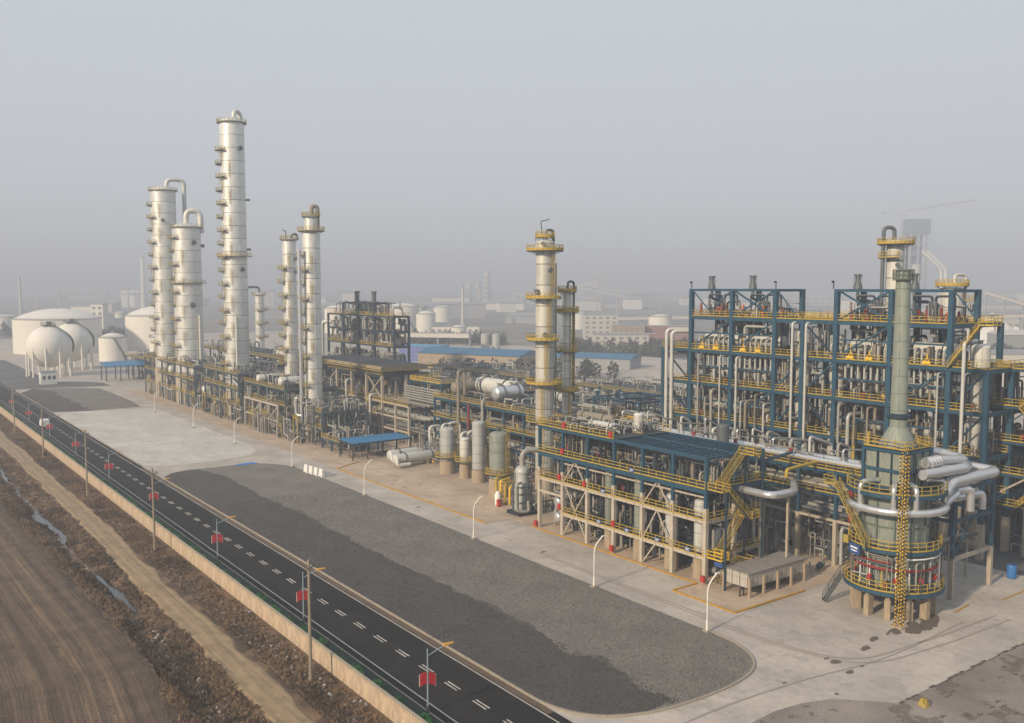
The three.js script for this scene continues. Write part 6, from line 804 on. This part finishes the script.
// ---------------------------------------------------------------- beyond the plant
const Y0 = -1.8; M.warehouseBlue = std(0x3a7ca6, 0.6, 0.1, { map: wearMap }); M.headBlue = std(0x5f7482, 0.8);
const FWD = V(Math.sin(YAW), 0, -Math.cos(YAW)), RGT = V(Math.cos(YAW), 0, Math.sin(YAW));
const K = 2.1, up = (h) => 45 + (h - 45) * K; // far skyline, read from how much of it the haze takes
const far = (px, depth) => FWD.clone().multiplyScalar(depth).addScaledVector(RGT, (px - 512) / 914 * depth * 1.0);
function building(name, x, z, w, d, h, ry, label, o = {}) {
  const dist = x * FWD.x + z * FWD.z; if (dist > 990) { x *= K; z *= K; w *= K; d *= K; h = Math.max(8, up(h) - Y0); }
  const t = thing(name, label, o.cat || 'building', o.group, [x, o.y ?? Y0, z]); t.rotation.y = ry; const m = o.mat || M.wallPale;
  part(t, 'wall', m, (g) => g.box(0, h / 2, 0, w, h, d));
  if (o.roof === 'gable') part(t, 'roof', o.roofMat || M.warehouseBlue, (g) => { const e = 0.6, r = o.rise || d * 0.12; g.hex([V(-w / 2 - e, h, d / 2 + e), V(w / 2 + e, h, d / 2 + e), V(w / 2 + e, h, 0), V(-w / 2 - e, h, 0), V(-w / 2 - e, h + 0.2, d / 2 + e), V(w / 2 + e, h + 0.2, d / 2 + e), V(w / 2 + e, h + r + 0.2, 0), V(-w / 2 - e, h + r + 0.2, 0)]); g.hex([V(-w / 2 - e, h, 0), V(w / 2 + e, h, 0), V(w / 2 + e, h, -d / 2 - e), V(-w / 2 - e, h, -d / 2 - e), V(-w / 2 - e, h + r + 0.2, 0), V(w / 2 + e, h + r + 0.2, 0), V(w / 2 + e, h + 0.2, -d / 2 - e), V(-w / 2 - e, h + 0.2, -d / 2 - e)]); });
  else { part(t, 'roof', o.roofMat || M.wallGrey, (g) => g.box(0, h + 0.25, 0, w + 0.8, 0.5, d + 0.8)); }
  const nx = o.nx ?? 0, ny = o.ny ?? 1; for (let i = 0; i < nx; i++) for (let j = 0; j < ny; j++) part(t, 'window', M.farGlass, (g) => g.box(lerp(-w / 2, w / 2, (i + 0.5) / nx), lerp(0, h, (j + 0.62) / (ny + 0.25)), d / 2 + 0.03, w / nx * 0.5, h / ny * 0.42, 0.14));
  return t;
}
const RY = -YAW; // facing the works road roughly square on
{
  let p = far(470, 500); building('warehouse', p.x + 6, p.z, 64, 26, 8.6, RY - 0.5, 'long beige warehouse with bright blue roof behind the air coolers', { roof: 'gable', mat: M.wallBeige, nx: 0, y: 0, rise: 2.6 });
  p = far(585, 520); building('warehouse', p.x, p.z, 60, 22, 5.5, RY - 0.42, 'second blue roofed warehouse behind the thinner column', { roof: 'gable', mat: M.wallGrey, nx: 0, y: 0, rise: 2.2 });
  p = far(424, 560); building('warehouse', p.x, p.z, 26, 16, 9, RY - 0.4, 'small purple-blue clad building next to the long warehouse', { mat: M.purple, nx: 8, ny: 3, y: 0, roofMat: M.roofBlueDull });
  p = far(620, 640); building('office_block', p.x, p.z, 38, 16, 12, RY, 'pale office block behind the thinner column', { mat: M.wallPale, nx: 7, ny: 3, y: 0 });
  p = far(600, 820); building('office_block', p.x, p.z, 30, 16, 22, RY, 'pale low tower block beyond the office block', { mat: M.wallPale, nx: 5, ny: 5 });
  p = far(630, 1000); building('office_block', p.x, p.z, 54, 18, 26, RY, 'long hazy pale block under the conveyor gallery', { mat: M.wallPale, nx: 12, ny: 4 });
  p = far(628, 760); building('workshop', p.x, p.z, 26, 16, 15, RY, 'cream stepped building before the red brick works', { mat: M.wallBeige, nx: 6, ny: 3 });
  p = far(668, 770); building('workshop', p.x, p.z, 40, 20, 14, RY, 'red brick works building beside the reactor structure', { mat: M.wallRed, nx: 9, ny: 3 });
  p = far(648, 720); building('workshop', p.x, p.z, 14, 10, 10, RY, 'small red and white gatehouse block before the brick works', { mat: M.wallRed, nx: 4, ny: 2 });
  p = far(455, 900); building('workshop', p.x, p.z, 48, 14, 8, RY, 'low white building below the three distant columns', { mat: M.tank, nx: 8 });
  p = far(800, 1100); building('mill_building', p.x, p.z, 90, 24, 34, RY, 'hazy pale mill hall behind the reactor structure', { mat: M.wallPale, nx: 10, ny: 2 });
  p = far(745, 1250); building('mill_building', p.x, p.z, 70, 24, 40, RY, 'second hazy mill hall behind the first relief vents', { mat: M.wallGrey, nx: 8, ny: 2 });
  p = far(690, 1500); building('mill_building', p.x, p.z, 120, 30, 36, RY, 'long faint mill hall near the top of the paired pipes', { mat: M.wallGrey });
  p = far(1000, 900); building('mill_building', p.x, p.z, 60, 20, 16, RY, 'hazy low hall beyond the reactor structure end bay', { mat: M.wallPale, nx: 8 });
  p = far(1010, 420); building('storage_hall', p.x, p.z, 34, 26, 15, RY, 'pale storage hall seen through the end frame', { mat: M.wallPale, y: 0 });
  p = far(1040, 640); building('storage_hall', p.x, p.z, 60, 26, 12, RY, 'long grey hall at the far side past the end frame', { mat: M.wallGrey, y: 0, roof: 'gable', roofMat: M.wallPale });
  p = far(100, 900); building('cooling_house', p.x, p.z, 12, 12, 30, RY, 'narrow white block beyond the smaller tanks', { mat: M.tank, nx: 2, ny: 5 });
  for (const [px, d, w, h, n] of [[30, 1500, 120, 30, 'wide faint works hall above the huge domed tank'], [85, 1700, 90, 40, 'faint works hall past the huge domed tank'], [130, 1400, 60, 26, 'faint low hall beside the tall white chimney'], [300, 1300, 90, 26, 'hazy hall seen between the slender pair of columns'], [350, 1100, 60, 24, 'hazy pale hall behind the far blue frame'], [540, 1300, 80, 38, 'hazy grey hall behind the slim columns'], [500, 1200, 60, 30, 'hazy hall behind the three distant columns'], [590, 1250, 22, 52, 'dark hazy tower block near the head of the thinner column'], [560, 1150, 50, 30, 'hazy blue-grey hall beside the slim columns']]) { const q = far(px, d); building('works_hall', q.x, q.z, w, 24, h, RY, n, { mat: pick([M.wallGrey, M.wallPale]), nx: 6, group: 'hazy works halls on the skyline' }); }
}
{ // tall things on the skyline
  let p = far(144.5, 900 * K); { const t = thing('chimney', 'tall plain white chimney beside the hooped column', 'chimney', null, [p.x, Y0, p.z]); for (let k = 0; k < 5; k++) part(t, 'chimney_course', M.tank, (g) => g.lathe([[5.4 - k * 0.35, k * 21.4], [5.05 - k * 0.35, (k + 1) * 21.4]], V(0, 0, 0), V(0, 1, 0), 20)); part(t, 'rim', M.wallGrey, (g) => g.lathe([[3.6, 106.8], [4.1, 106.8], [4.1, 108], [3.4, 108]], V(0, 0, 0), V(0, 1, 0), 20)); }
  for (const [px, h, r, n] of [[469, up(48), 2.6 * K, 'first distant column beyond the blue warehouse'], [478, up(49), 2.6 * K, 'second distant column beyond the blue warehouse'], [487, up(62), 3.2 * K, 'tallest distant column beyond the blue warehouse'], [458, up(30), 3 * K, 'short distant column next to the three taller ones']]) { p = far(px, 1000 * K); const t = thing('distant_column', n, 'column', 'distant columns beyond the blue warehouse', [p.x, Y0, p.z]); part(t, 'shell', M.wallPale, (g) => g.drum(V(0, 1, 0), V(0, h, 0), r, 20)); part(t, 'base', M.wallGrey, (g) => g.cyl(V(0, 0, 0), V(0, 3, 0), r * 1.1, r * 1.1, 16)); for (let k = 1; k < 7; k++) part(t, 'platform', M.pipeDark, (g) => g.box(-r, h * k / 7, r * 0.4, r * 1.4, 0.4, r * 1.2)); part(t, 'head_pipe', M.wallGrey, (g) => g.tube([[0, h, 0], [0, h + 4, 0], [r * 1.6, h + 4, 0], [r * 1.6, 6, 0]], 0.6, 8)); }
  tankThing(far(403, 950).x, far(403, 950).z, 17, 27, 'wide white tank behind the far blue frame', { dome: 3, group: 'white storage tanks', stair: 1.2 });
  tankThing(far(426, 900).x, far(426, 900).z, 9.5, 20.5, 'white domed tank beside the wide one beyond the coolers', { dome: 3, group: 'white storage tanks' });
  tankThing(far(337, 900).x, far(337, 900).z, 12, 26, 'white tank showing above the far blue frame edge', { dome: 3, group: 'white storage tanks' });
  for (const [px, n] of [[485, 'first of two round silos behind the blue warehouse'], [496, 'second of two round silos behind the blue warehouse']]) { p = far(px, 640); const t = thing('silo', n, 'silo', 'round silos behind the blue warehouse', [p.x, 0, p.z]); for (let k = 0; k < 4; k++) part(t, 'shell_course', M.silver2, (g) => g.lathe([[3, k * 3], [3, k * 3 + 2.94]], V(0, 0, 0), V(0, 1, 0), 24)); part(t, 'cone_roof', M.silver2, (g) => g.lathe([[3.1, 12], [0.3, 13], [0, 13]], V(0, 0, 0), V(0, 1, 0), 24)); part(t, 'hatch', M.steel, (g) => g.cyl(V(0, 12.9, 0), V(0, 13.6, 0), 0.5, 0.5, 10)); }
  for (const [px, d, h] of [[617, 900, 46], [597, 1000, 66], [602, 1000, 62]]) { p = far(px, d); solo('mast', ['thin lattice mast above the cream stepped building', 'thin mast beside the dark hazy tower block', 'second thin mast beside the dark hazy tower block'][px === 617 ? 0 : px === 597 ? 1 : 2], 'mast', M.wallPale, (g) => { for (const [a, b] of [[-0.6, -0.6], [0.6, -0.6], [0, 0.7]]) g.bar(V(p.x + a, Y0, p.z + b), V(p.x + a * 0.4, h, p.z + b * 0.4), 0.35); for (let y = 3; y < h; y += 4) g.box(p.x, y, p.z, 1.2, 0.2, 1.2); }); }
  // conveyor galleries
  for (let [ax, ay, ad, bx, by, bd, n] of [[575, 46, 1100, 640, 30, 1050, 'sloping conveyor gallery over the pale halls'], [634, 27, 1050, 700, 34, 1100, 'level pale conveyor gallery toward the reactor structure'], [615, 14, 900, 720, 16, 900, 'long low white gallery behind the red brick works'], [560, 52, 1250, 700, 24, 1180, 'long faint conveyor gallery falling across the skyline'], [470, 12, 620, 350, 10, 680, 'low pale pipe gallery before the distant trees'], [985, 40, 800, 1060, 20, 800, 'sloping gallery past the end bay'], [970, 22, 700, 1070, 24, 700, 'level gallery past the end bay']]) { let a = far(ax, ad), b = far(bx, bd); if (ad >= 1000) { a = far(ax, ad * K); b = far(bx, bd * K); ay = up(ay); by = up(by); } a.y = ay; b.y = by; const t = thing('conveyor_gallery', n, 'conveyor'); part(t, 'gallery', M.wallPale, (g) => g.bar(a, b, 3, 3)); part(t, 'gallery_roof', M.wallGrey, (g) => g.bar(a.clone().setY(ay + 1.7), b.clone().setY(by + 1.7), 3.6, 0.4)); for (let k = 0; k <= 4; k++) part(t, 'trestle_leg', M.wallGrey, (g) => { const q = a.clone().lerp(b, k / 4); g.box(q.x, (q.y - 1.5 + Y0) / 2, q.z, 1, q.y - 1.5 - Y0, 1); }); }
  // preheater tower under construction with its crane
  p = far(912, 1600); { const t = thing('preheater_tower', 'hazy blue-grey tower with sloping ducts beneath the crane', 'tower', null, [p.x, Y0, p.z]); t.rotation.y = RY; t.scale.set(1.78, 1.42, 1.78); for (const [x, z] of [[-8, -8], [8, -8], [-8, 8], [8, 8], [0, 8]]) part(t, 'leg', M.wallGrey, (g) => g.box(x, 50, z, 1.6, 100, 1.6)); for (let y = 12; y < 98; y += 12) part(t, 'floor', M.wallGrey, (g) => g.box(0, y, 0, 18, 1, 18)); part(t, 'core', M.headBlue, (g) => g.box(0, 70, -2, 12, 56, 10)); part(t, 'head_house', M.headBlue, (g) => g.box(0.5, 106, 0, 21, 18, 18)); for (const s of [0, 4.5]) part(t, 'duct', M.tank, (g) => g.tube([[3 + s, 76, 10], [22 + s, 54, 10], [22 + s, 0, 10]], 1.5, 10)); part(t, 'bin', M.wallPale, (g) => g.cyl(V(-2, 40, 9), V(-2, 60, 9), 4, 4, 16)); }
  p = far(900, 1610); { const t = thing('tower_crane', 'faint tower crane with long jib above the hazy tower', 'crane', null, [p.x, Y0, p.z]); t.rotation.y = RY; t.scale.set(1.78, 1.45, 1.78); part(t, 'mast', M.wallPale, (g) => { for (const [a, b] of [[-1, -1], [1, -1], [-1, 1], [1, 1]]) g.box(a, 60, b, 0.35, 120, 0.35); for (let y = 2; y < 119; y += 4) { g.bar(V(-1, y, 1), V(1, y + 4, 1), 0.2); g.box(0, y, 1, 2, 0.2, 0.2); } }); part(t, 'cab', M.wallPale, (g) => g.box(0.8, 121, 1.4, 2.4, 2.6, 2.4)); part(t, 'apex', M.wallPale, (g) => { g.bar(V(-1, 120, 0), V(0, 130, 0), 0.4); g.bar(V(1, 120, 0), V(0, 130, 0), 0.4); }); part(t, 'jib', M.redDark, (g) => { const a = V(2, 122.5, 0), b = V(70, 136, 0); for (const [y, z] of [[0, -0.8], [0, 0.8], [1.6, 0]]) g.bar(a.clone().add(V(0, y, z)), b.clone().add(V(0, y * 0.5, z)), 0.3); for (let k = 0; k < 22; k++) g.bar(a.clone().lerp(b, k / 22), a.clone().lerp(b, (k + 0.5) / 22).add(V(0, 1.5, 0)), 0.2); }); part(t, 'counter_jib', M.wallGrey, (g) => { g.bar(V(-1, 121.5, 0), V(-21, 121.5, 0), 1.4, 0.5); g.box(-20, 120.6, 0, 4, 2.4, 1.6); }); part(t, 'tie', M.wallGrey, (g) => { g.bar(V(0, 130, 0), V(45, 132.6, 0), 0.15); g.bar(V(0, 130, 0), V(-20, 122, 0), 0.15); }); }
  // white stockpile
  p = far(992, 780); { const t = thing('stockpile', 'pale conical stockpile under the haze past the end bay', 'stockpile', null, [p.x, Y0, p.z]); part(t, 'pile', M.tank, (g) => g.lathe([[30, 0], [24, 5], [15, 13], [6, 21], [0, 25]], V(0, 0, 0), V(0, 1, 0), 32)); part(t, 'spill', M.tank, (g) => g.lathe([[18, 0], [10, 7], [0, 13]], V(26, 0, 8), V(0, 1, 0), 24)); }
}
{ // hazy rows of winter trees
  const blob = (seed) => { const g = new GB(), q = rng(seed); for (let k = 0; k < 46; k++) { const a = q() * 6.283, e = Math.acos(2 * q() - 1), r = 0.5 + q() * 0.5, c = V(Math.cos(a) * Math.sin(e) * r, 1.2 + Math.cos(e) * r * 1.1, Math.sin(a) * Math.sin(e) * r), s = 0.16 + q() * 0.2, u = V(q() - 0.5, q() - 0.5, q() - 0.5).normalize().multiplyScalar(s), w = u.clone().cross(V(q() - 0.5, 1, q() - 0.5)).normalize().multiplyScalar(s); g.quad(c.clone().add(u), c.clone().add(w), c.clone().sub(u), c.clone().sub(w)); } g.cyl(V(0, 0, 0), V(0, 1, 0), 0.07, 0.05, 5); return g.geometry(); };
  const bm = new THREE.MeshStandardMaterial({ color: 0xffffff, roughness: 0.95, side: THREE.DoubleSide }), rows = [[440, 620, 440, 470, 60, 'bare trees before the blue roofed warehouses'], [395, 505, 700, 780, 260, 'hazy tree belt below the distant columns'], [560, 690, 600, 700, 260, 'hazy trees around the brick works'], [-20, 140, 800, 1000, 220, 'faint trees behind the white tanks'], [960, 1060, 500, 620, 160, 'hazy trees past the end frame']];
  for (const [a, b, d0, d1, n, label] of rows) { const l = []; for (let k = 0; k < n; k++) { const p = far(rr(a, b), rr(d0, d1)), t = rr(0.04, 0.08); l.push({ x: p.x, y: Math.hypot(p.x, p.z) > 860 || p.x > 420 ? Y0 : -0.1, z: p.z, ry: R() * 6.28, s: rr(1.8, 3.4), h: rr(0.9, 1.5), c: [t, t * 1.08, t * 0.75] }); } scatter('far_trees', blob(a + 31), bm, l, label, 'trees'); }
}
{ // faded layers of works in the haze
  const q = rng(4711), u = (a, b) => a + (b - a) * q();
  for (let k = 0; k < 56; k++) { const D = u(1150, 2600), p = far(u(-40, 1080), D), w = u(24, 80), h = u(8, 22) * (D / 1400), t = thing('hazy_hall', 'faint grey works hall in the haze beyond the plant', 'building', 'faint works halls in the haze', [p.x, Y0, p.z]); t.rotation.y = RY + u(-0.4, 0.4); part(t, 'wall', pick([M.wallPale, M.wallGrey, M.tank]), (g) => g.box(0, h / 2, 0, w, h, 24)); part(t, 'roof', M.wallGrey, (g) => g.hex([V(-w / 2 - 1, h, 13), V(w / 2 + 1, h, 13), V(w / 2 + 1, h, -13), V(-w / 2 - 1, h, -13), V(-w / 2 - 1, h + 0.5, 13), V(w / 2 + 1, h + 0.5, 13), V(w / 2 + 1, h + 4, -13), V(-w / 2 - 1, h + 4, -13)])); }
  for (let k = 0; k < 16; k++) { const D = u(1100, 2000), p = far(pick([u(20, 140), u(250, 360), u(420, 520), u(570, 690)]), D), h = u(38, 62), r = u(1.2, 2.4), t = thing('hazy_stack', 'faint slim stack in the haze beyond the plant', 'chimney', 'faint stacks in the haze', [p.x, Y0, p.z]); part(t, 'shaft', M.wallPale, (g) => g.cyl(V(0, 0, 0), V(0, h, 0), r, r * 0.7, 14)); part(t, 'rim', M.wallGrey, (g) => g.cyl(V(0, h - 1, 0), V(0, h, 0), r * 0.85, r * 0.85, 14)); }
  for (let k = 0; k < 12; k++) { const D = u(800, 1300), p = far(pick([u(340, 470), u(560, 700), u(0, 140)]), D); tankThing(p.x, p.z, u(7, 14), u(10, 20), 'faint pale tank in the haze beyond the plant', { dome: 2, group: 'faint tanks in the haze', vent: false }); }
}
renderer.render(scene, camera);
